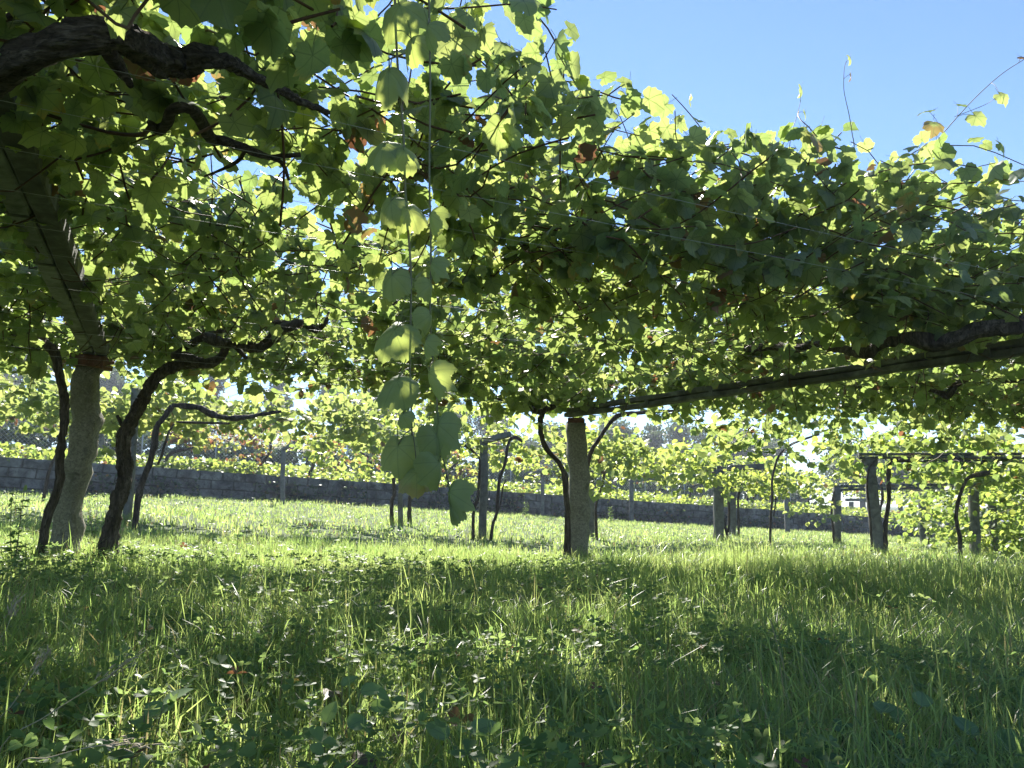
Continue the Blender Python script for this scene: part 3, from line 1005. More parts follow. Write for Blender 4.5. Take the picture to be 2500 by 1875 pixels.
def visible(P, margin=1.12):
    v = P - np.array([0, 0, ZC])
    fwd = v[:, 1] * math.cos(PITCH) + v[:, 2] * math.sin(PITCH)
    up = -v[:, 1] * math.sin(PITCH) + v[:, 2] * math.cos(PITCH)
    return (fwd > 0.1) & (np.abs(v[:, 0]) < 0.667 * fwd * margin) & (np.abs(up) < 0.5 * fwd * margin)


class Vine:
    def __init__(self, base, label, group='gnarled grapevines of the pergola', cat='grapevine', name='grapevine', anchor=None):
        self.base = np.array(base, float)
        self.o = thing(name, self.base, label, cat, group)
        self.anchor = np.array(anchor if anchor is not None else base[:2], float)[:2]

    def limb(self, name, pts, radii, sides=10, bump=0.12, n=None, mat=None, seed=0, ridges=0):
        pts = np.array(pts, float)
        L = np.linalg.norm(np.diff(pts, axis=0), axis=1).sum()
        n = n or int(max(8, min(70, L / 0.05)))
        P = catmull(pts, n)
        r = np.random.default_rng(seed + len(pts))
        P[1:-1] += r.normal(0, np.mean(radii) * 0.07, (n - 2, 3))
        V, F_ = tube(P, radii, sides, bump, seed, ridges=ridges)
        g = Geo(); g.add(V, F_)
        return g.obj(name, [mat or M_BARK], self.o, self.base)


PRUNE = []          # (pixel polyline, half width, ground distance along it, share of leaves taken away)


def add_prune(P3, hw, frac):
    """pruned, bare stretches along arms and beams"""
    P3 = np.asarray(P3); v = P3 - np.array([0, 0, ZC])
    fwd = v[:, 1] * math.cos(PITCH) + v[:, 2] * math.sin(PITCH)
    up = -v[:, 1] * math.sin(PITCH) + v[:, 2] * math.cos(PITCH)
    PRUNE.append((1250 + F * v[:, 0] / fwd, 937.5 - F * up / fwd, hw, np.linalg.norm(v, axis=1), frac))


def prune_mask(P):
    v = P - np.array([0, 0, ZC])
    fwd = np.maximum(v[:, 1] * math.cos(PITCH) + v[:, 2] * math.sin(PITCH), 0.05)
    up = -v[:, 1] * math.sin(PITCH) + v[:, 2] * math.cos(PITCH)
    x = 1250 + F * v[:, 0] / fwd; y = 937.5 - F * up / fwd
    dist = np.linalg.norm(v, axis=1)
    keep = np.ones(len(P), bool)
    for (X, Y, hw, D, frac) in PRUNE:
        d = np.hypot(x[:, None] - X[None], y[:, None] - Y[None])
        j = d.argmin(1)
        hit = (d[np.arange(len(P)), j] < hw + 0.055 * F / dist) & (dist < D[j] + 0.02)
        keep &= ~(hit & (rng.random(len(P)) < frac))
    return keep


def distribute(can, vines, max_single, lod_fn, cane_r=0.0042, single_meshes=None, far_mat=None, cane_skip=1, cull=True, single_dist=99):
    P, R, S_, C = can.arrays()
    if PRUNE:
        k_ = prune_mask(P)
        P, R, S_, C = P[k_], R[k_], S_[k_], C[k_]
    dist = np.linalg.norm(P - np.array([0, 0, ZC]), axis=1)
    if cull:
        # keep what the view (and a step aside) can see, plus what shades it
        ok = visible(P, 1.5) | ((np.abs(P[:, 0]) < 6) & (P[:, 1] > -1) & (P[:, 1] < 12)) | (rng.random(len(P)) < 0.5)
        P, R, S_, C, dist = P[ok], R[ok], S_[ok], C[ok], dist[ok]
    A = np.array([v.anchor for v in vines])
    own = np.argmin(((P[:, None, :2] - A[None]) ** 2).sum(-1), axis=1)
    vis = visible(P, 1.0)
    for i, v in enumerate(vines):
        m = np.where(own == i)[0]
        if len(m) == 0: continue
        cand = m[vis[m] & (dist[m] < single_dist)]
        cand = cand[np.argsort(dist[cand] / S_[cand])][:max_single]
        for k in cand:
            leaf_obj(single_meshes or HI_ME, P[k], R[k], S_[k], C[k], v.o, v.base)
        rest = np.setdiff1d(m, cand)
        lod = lod_fn(dist[rest])
        # one mass per vine: mix of detail levels joined by template list
        allT = []
        for li, (tpl, mat) in enumerate(((HI, M_LEAF), (MID, M_LEAF), (LOW, far_mat or M_LEAF), (TINY, far_mat or M_LEAF))):
            q = rest[lod == li]
            if len(q): leaf_mass('foliage', tpl, P[q], R[q], S_[q], C[q], mat, v.o, v.base)
    # canes
    cc = np.array([c.mean(0) for c in can.canes])
    ownc = np.argmin(((cc[:, None, :2] - A[None]) ** 2).sum(-1), axis=1)
    visc = visible(cc, 1.3)
    for i, v in enumerate(vines):
        g = Geo()
        for j in np.where((ownc == i) & visc)[0][::cane_skip]:
            c = can.canes[j]
            d = np.linalg.norm(c.mean(0))
            V, F_ = tube(catmull(c, len(c) + 2) if d < 7 else c, [cane_r, cane_r * 0.6], 5 if d < 5 else 3, cap=False)
            g.add(V, F_)
        if g.n:
            o = g.obj('cane', [M_CANE], v.o, v.base); o['kind'] = 'stuff'


# ------------------------------------------------------------------ near vines (canopy A)
def px(pts, d):
    """pixel path at distance(s) d"""
    if not hasattr(d, '__len__'): d = [d] * len(pts)
    if len(d) != len(pts): d = np.interp(np.linspace(0, 1, len(pts)), np.linspace(0, 1, len(d)), d)
    return np.array([U(p[0], p[1], dd) for p, dd in zip(pts, d)])


def pz(pts, z):
    if not hasattr(z, '__len__'): z = [z] * len(pts)
    if len(z) != len(pts): z = np.interp(np.linspace(0, 1, len(pts)), np.linspace(0, 1, len(z)), z)
    return np.array([UZ(p[0], p[1], zz) for p, zz in zip(pts, z)])


def rooted(pts, dz=0.1):
    """last point of a trunk goes into the ground"""
    p = np.array(pts)
    p[-1, 2] = gz(p[-1, 0], p[-1, 1]) - dz
    return p


near = []
# overhead arm at the top left, its trunk stands just outside the frame
L1p = pz([(-60, 225), (20, 162), (110, 118), (212, 88), (285, 85), (335, 112), (386, 142), (444, 152), (501, 140), (560, 150), (602, 178), (675, 216), (733, 247), (802, 274)], [1.78, 1.86, 1.95, 2.02])
b = np.array([-2.35, 2.2, 0]); b[2] = gz(b[0], b[1]) - .1
v = Vine(b, 'old vine with the thickest fissured arm, crossing the top left corner', anchor=(-1.2, 2.2)); near.append(v)
v.limb('trunk', [b, [-2.3, 2.1, 0.6], [-2.2, 1.95, 1.2], L1p[0] + [-.12, 0, -.12], L1p[0]], [0.07, 0.06, 0.06, 0.056], 16, 0.10, ridges=5, seed=1)
v.limb('arm', L1p, [0.042, 0.044, 0.044, 0.044, 0.038, 0.044, 0.047, 0.046, 0.034, 0.023, 0.018, 0.015, 0.013, 0.010], 22, 0.10, n=90, mat=M_BARK_H, seed=2, ridges=6)
v.limb('spur', pz([(262, 120), (290, 165), (318, 208)], [1.98, 1.97, 1.9]), [0.026, 0.022, 0.012], 12, 0.15, mat=M_BARK_H, seed=3)
v.limb('spur', pz([(20, 40), (45, 55), (110, 62), (200, 70), (280, 60)], 2.15), [0.018, 0.026, 0.024, 0.012], 12, 0.15, mat=M_BARK_H, seed=4)
v.limb('spur', pz([(30, 60), (48, 100), (62, 128)], [2.15, 2.1, 2.0]), [0.012, 0.010, 0.008], 8, 0.15, mat=M_BARK_H, seed=41)
v.limb('spur', pz([(470, 150), (560, 110), (640, 78), (720, 52), (830, 22)], [1.98, 2.1, 2.15, 2.25]), [0.010, 0.008, 0.007, 0.005], 8, 0.1, mat=M_CANE, seed=42)

L2p = pz([(366, 300), (385, 316), (405, 305), (417, 272), (440, 262), (468, 268), (492, 296), (517, 338), (548, 345), (598, 362), (640, 378), (664, 384), (733, 378)], [2.0, 2.02, 2.05])
b2 = np.array([-2.6, 5.0, 0]); b2[2] = gz(b2[0], b2[1]) - .1
v = Vine(L2p[0], 'vine with the dark S shaped arm hanging below the thick overhead one', anchor=(-1.9, 4.2)); near.append(v)
v.limb('arm', L2p, [0.012, 0.022, 0.020, 0.018, 0.019, 0.021, 0.023, 0.023, 0.018, 0.015, 0.012, 0.009], 14, 0.14, n=60, mat=M_BARK_H, seed=5)
v.limb('spur', pz([(664, 384), (690, 400), (705, 440)], [2.04, 2.02, 1.95]), [0.012, 0.010, 0.006], 8, 0.1, mat=M_BARK_H, seed=6)
v.limb('spur', pz([(600, 362), (585, 390), (550, 410), (500, 430)], [2.04, 2.0, 1.98]), [0.009, 0.008, 0.005], 8, 0.1, mat=M_BARK_H, seed=7)
v.limb('shoot', pz([(370, 306), (340, 330), (250, 320), (120, 280)], [2.0, 2.02, 2.05]), [0.012, 0.008, 0.005], 6, 0.1, mat=M_CANE, seed=8)

V1 = rooted(px([(107, 833), (134, 862), (145, 908), (155, 963), (159, 1017), (152, 1071), (145, 1125), (145, 1180), (119, 1252), (105, 1324), (83, 1372)], 7.0))
v = Vine(V1[-1], 'slender dark vine trunk just left of the leaning granite post', anchor=(-4.6, 6.2)); near.append(v)
v.limb('trunk', V1, [0.040, 0.042, 0.036, 0.034, 0.036, 0.036, 0.035, 0.038, 0.034, 0.036, 0.052], 14, 0.14, n=60, seed=9, ridges=4)
v.limb('arm', px([(107, 833), (60, 820), (0, 800), (-120, 770)], 6.8), [0.038, 0.034, 0.03], 12, 0.14, seed=10)

V2 = rooted(px([(501, 888), (463, 886), (420, 898), (383, 919), (360, 952), (344, 988), (318, 1031), (303, 1075), (304, 1125), (303, 1180), (286, 1234), (268, 1300), (262, 1362)], 7.3))
v = Vine(V2[-1], 'thickest trunk, dark and twisted, leaning right of the granite post', anchor=(-2.6, 6.6)); near.append(v)
v.limb('trunk', V2, [0.045, 0.05, 0.05, 0.052, 0.05, 0.055, 0.058, 0.06, 0.062, 0.062, 0.062, 0.066, 0.095], 24, 0.18, n=110, seed=11, ridges=5)
v.limb('arm', px([(420, 868), (455, 870), (501, 888), (540, 870), (558, 832), (602, 876)], 7.2), [0.03, 0.05, 0.045, 0.04, 0.035, 0.02], 14, 0.25, seed=12)
v.limb('arm', px([(500, 822), (540, 836), (579, 838), (610, 848), (637, 848), (665, 826), (687, 805), (733, 792), (772, 803), (792, 790), (806, 762)], [7.0, 6.7]), [0.045, 0.05, 0.045, 0.045, 0.045, 0.05, 0.05, 0.045, 0.03, 0.02, 0.015], 16, 0.2, n=60, seed=13)
v.limb('arm', px([(430, 862), (500, 822), (560, 800), (640, 790), (733, 792)], [7.3, 6.8]), [0.02, 0.04, 0.035, 0.035, 0.03], 12, 0.2, seed=14)
v.limb('stub', px([(303, 1070), (300, 1045), (286, 1014)], 7.3), [0.026, 0.022, 0.014], 8, 0.1, seed=15)

V4 = rooted(px([(1332, 998), (1322, 1018), (1319, 1042), (1322, 1067), (1338, 1100), (1366, 1132), (1379, 1167), (1383, 1221), (1386, 1275), (1384, 1350)], 9.7))
v = Vine(V4[-1], 'thin dark vine bowed around the left side of the middle granite post', anchor=(0.0, 8.6)); near.append(v)
v.limb('trunk', V4, [0.032, 0.034, 0.030, 0.030, 0.030, 0.032, 0.034, 0.034, 0.035, 0.045], 12, 0.14, n=54, seed=16, ridges=4)
v.limb('arm', px([(1332, 998), (1350, 992), (1360, 980), (1362, 964)], 9.7), [0.04, 0.042, 0.036, 0.02], 10, 0.2, seed=17)
v.limb('arm', px([(1330, 1006), (1310, 1004), (1294, 992), (1283, 968), (1274, 957)], 9.7), [0.035, 0.04, 0.034, 0.026, 0.015], 10, 0.2, seed=18)
v.limb('arm', px([(1310, 1003), (1285, 998), (1255, 988), (1224, 975), (1174, 972)], 9.6), [0.03, 0.024, 0.018, 0.012], 8, 0.1, seed=19)

R1 = px([(1650, 861), (1680, 866), (1712, 876), (1739, 852), (1773, 842), (1800, 848), (1835, 851), (1889, 845), (1935, 851), (1997, 842), (2040, 848), (2074, 857), (2113, 861), (2171, 834), (2229, 828), (2306, 834), (2400, 806), (2500, 792), (2620, 770)], [8.6, 7.6, 6.6, 5.6, 5.0])
bR = np.array([5.2, 5.6, 0]); bR[2] = gz(bR[0], bR[1]) - .1
v = Vine(bR, 'vine with the long knotted arm lying above the beam at the right', anchor=(2.6, 6.2)); near.append(v)
v.limb('trunk', [bR, [5.1, 5.5, .7], [4.9, 5.3, 1.3], R1[-1]], [0.07, 0.06, 0.055, 0.05], 12, 0.12, seed=20)
v.limb('arm', R1, [0.014, 0.02, 0.028, 0.045, 0.036, 0.036, 0.036, 0.038, 0.036, 0.034, 0.034, 0.036, 0.04, 0.045, 0.05, 0.06, 0.055, 0.05, 0.05], 16, 0.2, n=110, seed=21, ridges=4)
v.limb('arm', px([(2074, 857), (2150, 830), (2178, 790), (2185, 760)], [6.3, 6.1]), [0.03, 0.035, 0.02, 0.012], 10, 0.2, seed=22)

R2 = px([(2225, 945), (2267, 952), (2300, 962), (2314, 966), (2337, 937), (2383, 921), (2420, 918), (2445, 925), (2491, 929), (2560, 935)], 8.6)
bR2 = R2[-1] + [0.4, 0, 0]; bR2[2] = gz(bR2[0], bR2[1]) - .1
v = Vine(bR2, 'vine with a short crooked arm below the beam at the right edge', anchor=(5.6, 8.6)); near.append(v)
v.limb('trunk', [bR2, bR2 + [0, 0, 1.0], R2[-1]], [0.05, 0.045, 0.04], 10, 0.12, seed=23)
v.limb('arm', R2, [0.012, 0.02, 0.035, 0.04, 0.035, 0.04, 0.04, 0.035, 0.04], 12, 0.2, n=50, seed=24)

# front-left and front-right vines whose leaves fill the edge
HOLES = [(-.42, 2.6, .3), (-1.3, 2.9, .4), (-2.0, 2.2, .4), (-.5, 5.3, .55), (-1.1, 4.0, .35), (0.5, 6.4, .5), (.9, 4.5, .3), (2.6, 6.9, .45), (-2.3, 7.2, .5), (1.3, 8.2, .6), (-.9, 7.4, .5), (3.6, 8.6, .5), (-3.0, 3.7, .25)]


def open_sky(X, Y):
    d = np.ones(len(X))
    for hx, hy, hr in HOLES:
        d *= 1 - 0.8 * np.exp(-((X - hx) ** 2 + (Y - hy) ** 2) / (hr * hr))
    return d


canA = Canopy()
polyA = [(-9, -1), (-2.6, 0.3), (-0.9, 1.35), (-0.32, 2.1), (-0.28, 3.1), (.25, 3.85), (1.6, 4.45), (3.6, 5.2), (9, 7.4), (9.5, 12.5), (4, 11.0), (1.2, 10.0), (-1.5, 8.9), (-4.5, 8.2), (-9, 7)]


def edge_dist(x, y):
    # distance to the open front edge on the sky side
    pts = [(-.28, 3.1), (.25, 3.85), (1.6, 4.45), (3.6, 5.2), (9, 7.4)]
    best = 1e9
    for (ax, ay), (bx, by) in zip(pts[:-1], pts[1:]):
        dx, dy = bx - ax, by - ay
        t = max(0, min(1, ((x - ax) * dx + (y - ay) * dy) / (dx * dx + dy * dy)))
        best = min(best, math.hypot(x - ax - dx * t, y - ay - dy * t))
    return best


def topA(x, y):
    e = edge_dist(x, y)
    return lowA(x, y) + 0.36 + 0.50 * math.exp(-(e / 0.9) ** 2) + 0.08 * math.sin(x * 2.3 + y)


def lowA(x, y):
    """height of the trellis plane above the local ground"""
    return float(np.interp(x, [-3.0, 0.8], [2.19, 2.0])) - gz(x, y)


canA.grow(polyA, 740, lowA, topA, size=0.098, hue=0.34, autumn=0.025, seed=11, gap_scale=0.4, gap_amt=0.8, dens_fn=open_sky)
# denser leafy front edge towards the sky
polyE = [(-.35, 2.9), (.25, 3.7), (1.6, 4.3), (3.6, 5.05), (9, 7.2), (9, 8.4), (3.4, 6.1), (1.3, 5.4), (-.2, 4.7)]
canA.grow(polyE, 600, lambda x, y: lowA(x, y) - .12, lambda x, y: lowA(x, y) + 0.98 + .24 * math.exp(-((x - 1.7) / 1.2) ** 2) + .09 * math.sin(3.1 * x), size=0.110, hue=0.33, autumn=0.025, seed=12, gap_amt=0.2, dens_fn=open_sky, up_bias=0.12, cane_len=(0.5, 1.2))
polyO = [(-2.6, 1.1), (-.9, 1.5), (-.35, 2.2), (-.35, 3.4), (-2.8, 3.2)]
canA.grow(polyO, 110, 2.12, 2.6, size=0.13, hue=0.33, autumn=0.03, seed=13, gap_amt=0.3)
def dense_line(a, b, n=60):
    t = np.linspace(0, 1, n)[:, None]
    return np.asarray(a) * (1 - t) + np.asarray(b) * t


add_prune(catmull(L1p, 80), 18, 0.88)
add_prune(catmull(L2p, 60), 8, 0.8)
add_prune(catmull(R1, 120), 12, 0.72)
add_prune(catmull(R2, 60), 10, 0.7)
add_prune(dense_line(bl0, bl1, 90), 30, 0.93)
add_prune(dense_line(br0, br1, 120), 8, 0.72)
add_prune(dense_line(bq0, bq1, 60), 9, 0.9)
add_prune(dense_line(p12b, p12t, 40), 12, 0.95)
add_prune(dense_line(p7t, U(1866, 1139, 19.4), 30), 8, 0.9)
add_prune(dense_line(bz0, bz1, 30), 7, 0.8)
add_prune(px([(2000, 1060), (1976, 1068), (1938, 1082), (1909, 1103), (1894, 1132), (1885, 1176)], 16.8), 6, 0.9)
add_prune(px([(1650, 1141), (1753, 1140), (1866, 1139)], 20.2), 9, 0.9)
add_prune(px([(420, 992), (482, 994), (540, 1018), (579, 1021), (687, 1004)], 11.3), 9, 0.85)
add_prune(px([(1245, 1074), (1230, 1150), (1215, 1230)], 14.2), 7, 0.8)
add_prune(dense_line(p1b + [0, 0, .2], p1t + [0, 0, .1], 60), 24, 0.97)
add_prune(dense_line(p2b + [0, 0, .2], p2t + [0, 0, .1], 60), 20, 0.97)
add_prune(catmull(V2, 80), 14, 0.95)
add_prune(px([(500, 822), (540, 836), (579, 838), (610, 848), (637, 848), (665, 826), (687, 805), (733, 792), (772, 803), (792, 790)], 6.9), 22, 0.85)
polyS = [(-9, 6.6), (-4.5, 7.6), (-1.5, 8.5), (1.2, 9.6), (4, 10.6), (4, 11.2), (1.2, 10.4), (-1.5, 9.3), (-4.5, 8.4), (-9, 7.3)]
canA.grow(polyS, 260, lambda x, y: lowA(x, y) - .16, lambda x, y: lowA(x, y) + .3, size=0.115, hue=0.45, autumn=0.03, seed=14, gap_amt=0.5, gap_scale=.7)
distribute(canA, near, 300, lambda d: np.where(d < 6.2, 0, 1), cane_r=0.0055, cane_skip=1)


# ------------------------------------------------------------------ shoots standing against the sky, leaves placed one by one
def shoot_with_leaves(parent, base, pts, r0, leaves, meshes, name='shoot', mat=M_CANE_G, petiole_mat=None):
    P = catmull(pts, 24)
    V, F_ = tube(P, [r0, r0 * .5], 6, 0.05, 3)
    g = Geo(); g.add(V, F_)
    o = g.obj(name, [mat], parent, base)
    for (pos, nrm, tip, size, tint) in leaves:
        R = frames(np.array([nrm], float), np.array([tip], float))[0]
        petiole(parent, base, P, np.array(pos), mat, 0.0014)
        leaf_obj(meshes, np.array(pos) , R, size, tint, parent, base)
    return o


vR = near[5]
dS = 4.7
sp = px([(2092, 520), (2086, 365), (2081, 330), (2074, 285), (2065, 245), (2060, 215), (2061, 170), (2066, 150)], dS)
shoot_with_leaves(vR.o, vR.base, sp, 0.0035, [
    (U(2076, 140, dS), (0.7, -.6, .2), (.1, 0, -1), 0.075, (0.8, 0.1, .6)),
    (U(2077, 182, dS), (0.9, -.4, .2), (.2, 0, -1), 0.065, (0.6, 0.55, .5)),
    (U(2082, 296, dS), (0.4, -.6, .4), (.5, 0, .5), 0.02, (0.7, 0.0, .6))], HI_ME)
sp = px([(2160, 520), (2235, 410), (2290, 340), (2370, 250), (2440, 185), (2500, 145)], [5.2, 4.4])
shoot_with_leaves(vR.o, vR.base, sp, 0.004, [
    (U(2493, 138, 4.4), (.1, -.5, .8), (.6, -.2, -.6), 0.07, (0.3, 0.7, .3)),
    (U(2442, 232, 4.5), (-.1, -.9, .35), (.5, 0, -.8), 0.10, (0.75, 0.0, .6)),
    (U(2380, 282, 4.7), (-.2, -.9, .3), (.5, 0, -.8), 0.13, (0.7, 0.0, .6)),
    (U(2340, 255, 4.8), (.1, -.4, .9), (.9, 0, .2), 0.09, (0.2, 0.0, .5)),
    (U(2280, 300, 4.8), (.0, -.8, .6), (-.2, 0, -1), 0.14, (0.8, 0.45, .6)),
    (U(2268, 272, 4.9), (.0, -.3, .9), (-.7, 0, -.1), 0.12, (0.3, 0.0, .5))], HI_ME)
sp = px([(2330, 285), (2400, 258), (2430, 240)], [4.7, 4.5])
V, F_ = tube(catmull(sp, 8), [.002, .0015], 5); g = Geo(); g.add(V, F_); g.obj('shoot', [M_CANE_G], vR.o, vR.base)
sp = px([(1915, 480), (1930, 340), (1945, 285), (1955, 245)], 4.6)
shoot_with_leaves(vR.o, vR.base, sp, 0.003, [
    (U(1957, 215, 4.6), (0.9, -.6, .2), (0, 0, -1), 0.085, (0.6, 0.0, .6)),
    (U(1966, 275, 4.6), (0.85, -.4, .2), (-.1, 0, -1), 0.08, (0.6, 0.0, .6))], HI_ME)
# big shoot leaning up beside the hanging strand at the top
vL = near[1]
sp = px([(1290, 280), (1240, 220), (1190, 165), (1140, 120), (1085, 80)], [3.5, 3.1])
shoot_with_leaves(vL.o, vL.base, sp, 0.0055, [
    (U(1102, 40, 3.1), (-.3, -.8, .4), (.4, 0, -.9), 0.15, (0.7, 0.0, .6)),
    (U(1112, 90, 3.1), (-.1, -.9, .3), (-.05, 0, -1), 0.20, (0.8, 0.0, .65)),
    (U(1172, 60, 3.1), (.95, -.3, .1), (.05, 0, -1), 0.12, (0.4, 0.0, .5)),
    (U(1174, 20, 3.1), (.9, -.3, .2), (0, 0, 1), 0.08, (0.4, 0.0, .5)),
    (U(1178, 75, 3.1), (-.6, -.7, .2), (.3, 0, -1), 0.13, (0.7, 0.0, .6)),
    (U(1225, 105, 3.2), (.3, -.8, .5), (.5, 0, -.9), 0.14, (0.4, 0.0, .5)),
    (U(1250, 130, 3.2), (.5, -.6, .4), (.4, 0, -.9), 0.11, (0.3, 0.0, .4)),
    (U(1268, 125, 3.2), (.1, -.6, .8), (.9, 0, -.5), 0.14, (0.3, 0.0, .5)),
    (U(1285, 150, 3.2), (-.2, -.9, .3), (.3, 0, -.9), 0.13, (0.75, 0.0, .6)),
    (U(1245, 195, 3.3), (.1, -.8, .6), (.2, 0, -1), 0.10, (0.2, 0.0, .3))], HI_ME, mat=M_CANE)

# ------------------------------------------------------------------ hanging strands close to the lens
dH = 1.62


def hanging(label, path, d, r0, leaves, meshes):
    P = px(path, d)
    th = thing('hanging_vine_shoot', P[0], label, 'vine shoot', 'shoots hanging down close to the viewer')
    Q = catmull(P, 40)
    V, F_ = tube(Q, [r0, r0 * .6], 7, 0.06, 5); g = Geo(); g.add(V, F_)
    g.obj('stem', [M_CANE_G], th, P[0])
    for (x, y, w, n, t, tint) in leaves:
        pos = U(x, y, d - 0.03)
        R = frames(np.array([n], float), np.array([t], float))[0]
        size = w / F * d / 1.34
        petiole(th, P[0], Q, pos, M_CANE_G, 0.0011)
        leaf_obj(meshes, pos, R, size, tint, th, P[0])
    return th


hanging('long shoot with broad dusty blue green leaves hanging left of centre', [(955, -260), (962, -60), (970, 150), (985, 330), (990, 480), (1002, 640), (1003, 760), (1000, 860), (1003, 960), (1006, 1075)],
        dH, 0.0032, [
    (975, 10, 180, (-.2, -.9, .3), (.3, 0, -1), (.1, 0, .3)),
    (1005, 95, 150, (-.4, -.8, .3), (.1, 0, -1), (.2, 0, .4)),
    (950, 170, 165, (.0, -.9, .4), (.0, 0, -1), (.2, 0, .3)),
    (940, 350, 150, (-.1, -.8, .5), (-.1, 0, -1), (.2, 0, .4)),
    (985, 365, 120, (.3, -.8, .4), (.4, 0, -.9), (.15, 0, .3)),
    (955, 490, 135, (-.1, -.9, .35), (.1, 0, -1), (.3, 0, .4)),
    (998, 510, 115, (.1, -.9, .35), (.4, 0, -.9), (.3, 0, .5)),
    (958, 668, 132, (-.15, -.9, .3), (.0, 0, -1), (.45, 0, .5)),
    (968, 800, 160, (-.2, -.85, .5), (-.45, 0, -.85), (.1, 0, .5)),
    (972, 925, 160, (.0, -.8, .6), (-.35, 0, -.85), (.05, 0, .55)),
    (985, 1010, 70, (-.5, -.8, .3), (-.5, 0, -.8), (.3, 0, .4)),
    (972, 1085, 142, (-.1, -.9, .35), (.02, 0, -1), (.7, 0.12, .6)),
    (1018, 1150, 110, (.1, -.8, .5), (.0, 0, -1), (.6, 0.35, .5))], HANG_ME)
hanging('lower shoot of narrow folded pale leaves hanging just right of the other', [(1040, -260), (1046, -50), (1050, 200), (1048, 420), (1052, 620), (1050, 760), (1055, 860), (1065, 960), (1075, 1080), (1095, 1180)],
        dH - .06, 0.0026, [
    (1045, 60, 120, (-.6, -.6, .3), (.1, 0, -1), (.2, 0, .3)),
    (1052, 520, 105, (-.8, -.5, .2), (.1, 0, -1), (.2, 0, .5)),
    (1054, 640, 95, (-.75, -.6, .2), (.05, 0, -1), (.3, 0, .5)),
    (1052, 690, 85, (.8, -.6, .2), (.05, 0, -1), (.65, 0, .6)),
    (1050, 765, 95, (.8, -.55, .2), (.1, 0, -1), (.3, 0, .5)),
    (1040, 830, 85, (-.8, -.55, .2), (-.4, 0, -1), (.45, 0, .5)),
    (1048, 905, 130, (-.8, -.6, .1), (.15, 0, -1), (.25, 0, .5)),
    (1070, 1030, 150, (-.35, -.9, .2), (.0, 0, -1), (.15, 0, .55)),
    (1065, 1060, 130, (.5, -.85, .2), (.1, 0, -1), (.3, 0, .5)),
    (1070, 1125, 125, (.75, -.6, .2), (.25, 0, -1), (.5, 0, .55)),
    (1098, 1195, 125, (-.75, -.6, .2), (.2, 0, -1), (.4, 0, .5)),
    (1102, 1230, 95, (-.6, -.75, .2), (.1, 0, -1), (.35, 0, .5))], FOLD_ME)

# ------------------------------------------------------------------ middle distance vines
GM = 'gnarled grapevines of the pergola'
mid_left = []; mid_c = []; mid_r = []

p = rooted(px([(420, 990), (400, 1020), (383, 1046), (372, 1107), (354, 1162), (336, 1227), (331, 1262)], 11.0))
v = Vine(p[-1], 'dark slanting vine trunk right of the thin leaning concrete post', GM, anchor=(-4.6, 13.4)); mid_left.append(v)
v.limb('trunk', p, [0.035, 0.038, 0.04, 0.042, 0.042, 0.04, 0.05], 10, 0.15, seed=30, ridges=4)
v.limb('arm', px([(420, 990), (482, 994), (513, 1010), (540, 1018), (579, 1021), (633, 1013), (687, 1004)], [11, 11.5]), [0.03, 0.045, 0.05, 0.035, 0.04, 0.03, 0.018], 10, 0.3, n=50, seed=31)
v.limb('arm', px([(430, 1030), (470, 1032), (560, 1034)], 11.2), [0.012, 0.022, 0.015], 8, 0.2, seed=32)
v.limb('stem', px([(425, 1035), (410, 1060), (395, 1110), (385, 1135)], 11.0), [0.014, 0.018, 0.016], 8, 0.1, seed=33)
for (xx, yy, lab, anc, sd) in [((200, 1010), (200, 1150), 'thin dark vine hidden between granite post and wall', (-10.0, 14.2), 34),
                               ((735, 1010), (745, 1185), 'slim vine trunk left of the hanging shoots before the wall', (-1.8, 14.6), 35)]:
    pass
p = rooted(px([(152, 1075), (138, 1110), (120, 1150), (108, 1180)], 18.0))
v = Vine(p[-1], 'faint slanting vine trunk left of the slender one, before the wall', GM, anchor=(-9.5, 14.5)); mid_left.append(v)
v.limb('trunk', np.vstack([px([(165, 1030)], 17.5), p]), [0.03, 0.035, 0.035, 0.04], 8, 0.12, seed=36)

p = rooted(px([(960, 1085), (962, 1130), (960, 1164), (963, 1205), (956, 1229), (958, 1272)], 18))
v = Vine(p[-1], 'dark stem left of the thin pale post, below the hanging leaves', GM, anchor=(-3.2, 17.5)); mid_c.append(v)
v.limb('trunk', p, [0.03, 0.04, 0.04, 0.045, 0.05], 8, 0.15, seed=37)
v.limb('arm', px([(960, 1085), (930, 1082), (900, 1086), (880, 1080)], 18), [0.03, 0.05, 0.03], 8, 0.3, seed=38)
p = rooted(px([(1046, 1080), (1030, 1110), (1018, 1150), (1005, 1195), (1000, 1230), (1001, 1268)], 18))
v = Vine(p[-1], 'dark forked stem right of the thin pale post', GM, anchor=(-1.8, 19.5)); mid_c.append(v)
v.limb('trunk', p, [0.02, 0.03, 0.04, 0.045, 0.05, 0.05], 8, 0.15, seed=39)
v.limb('arm', px([(1003, 1215), (1022, 1205), (1045, 1190)], 18), [0.03, 0.02, 0.012], 8, 0.2, seed=40)

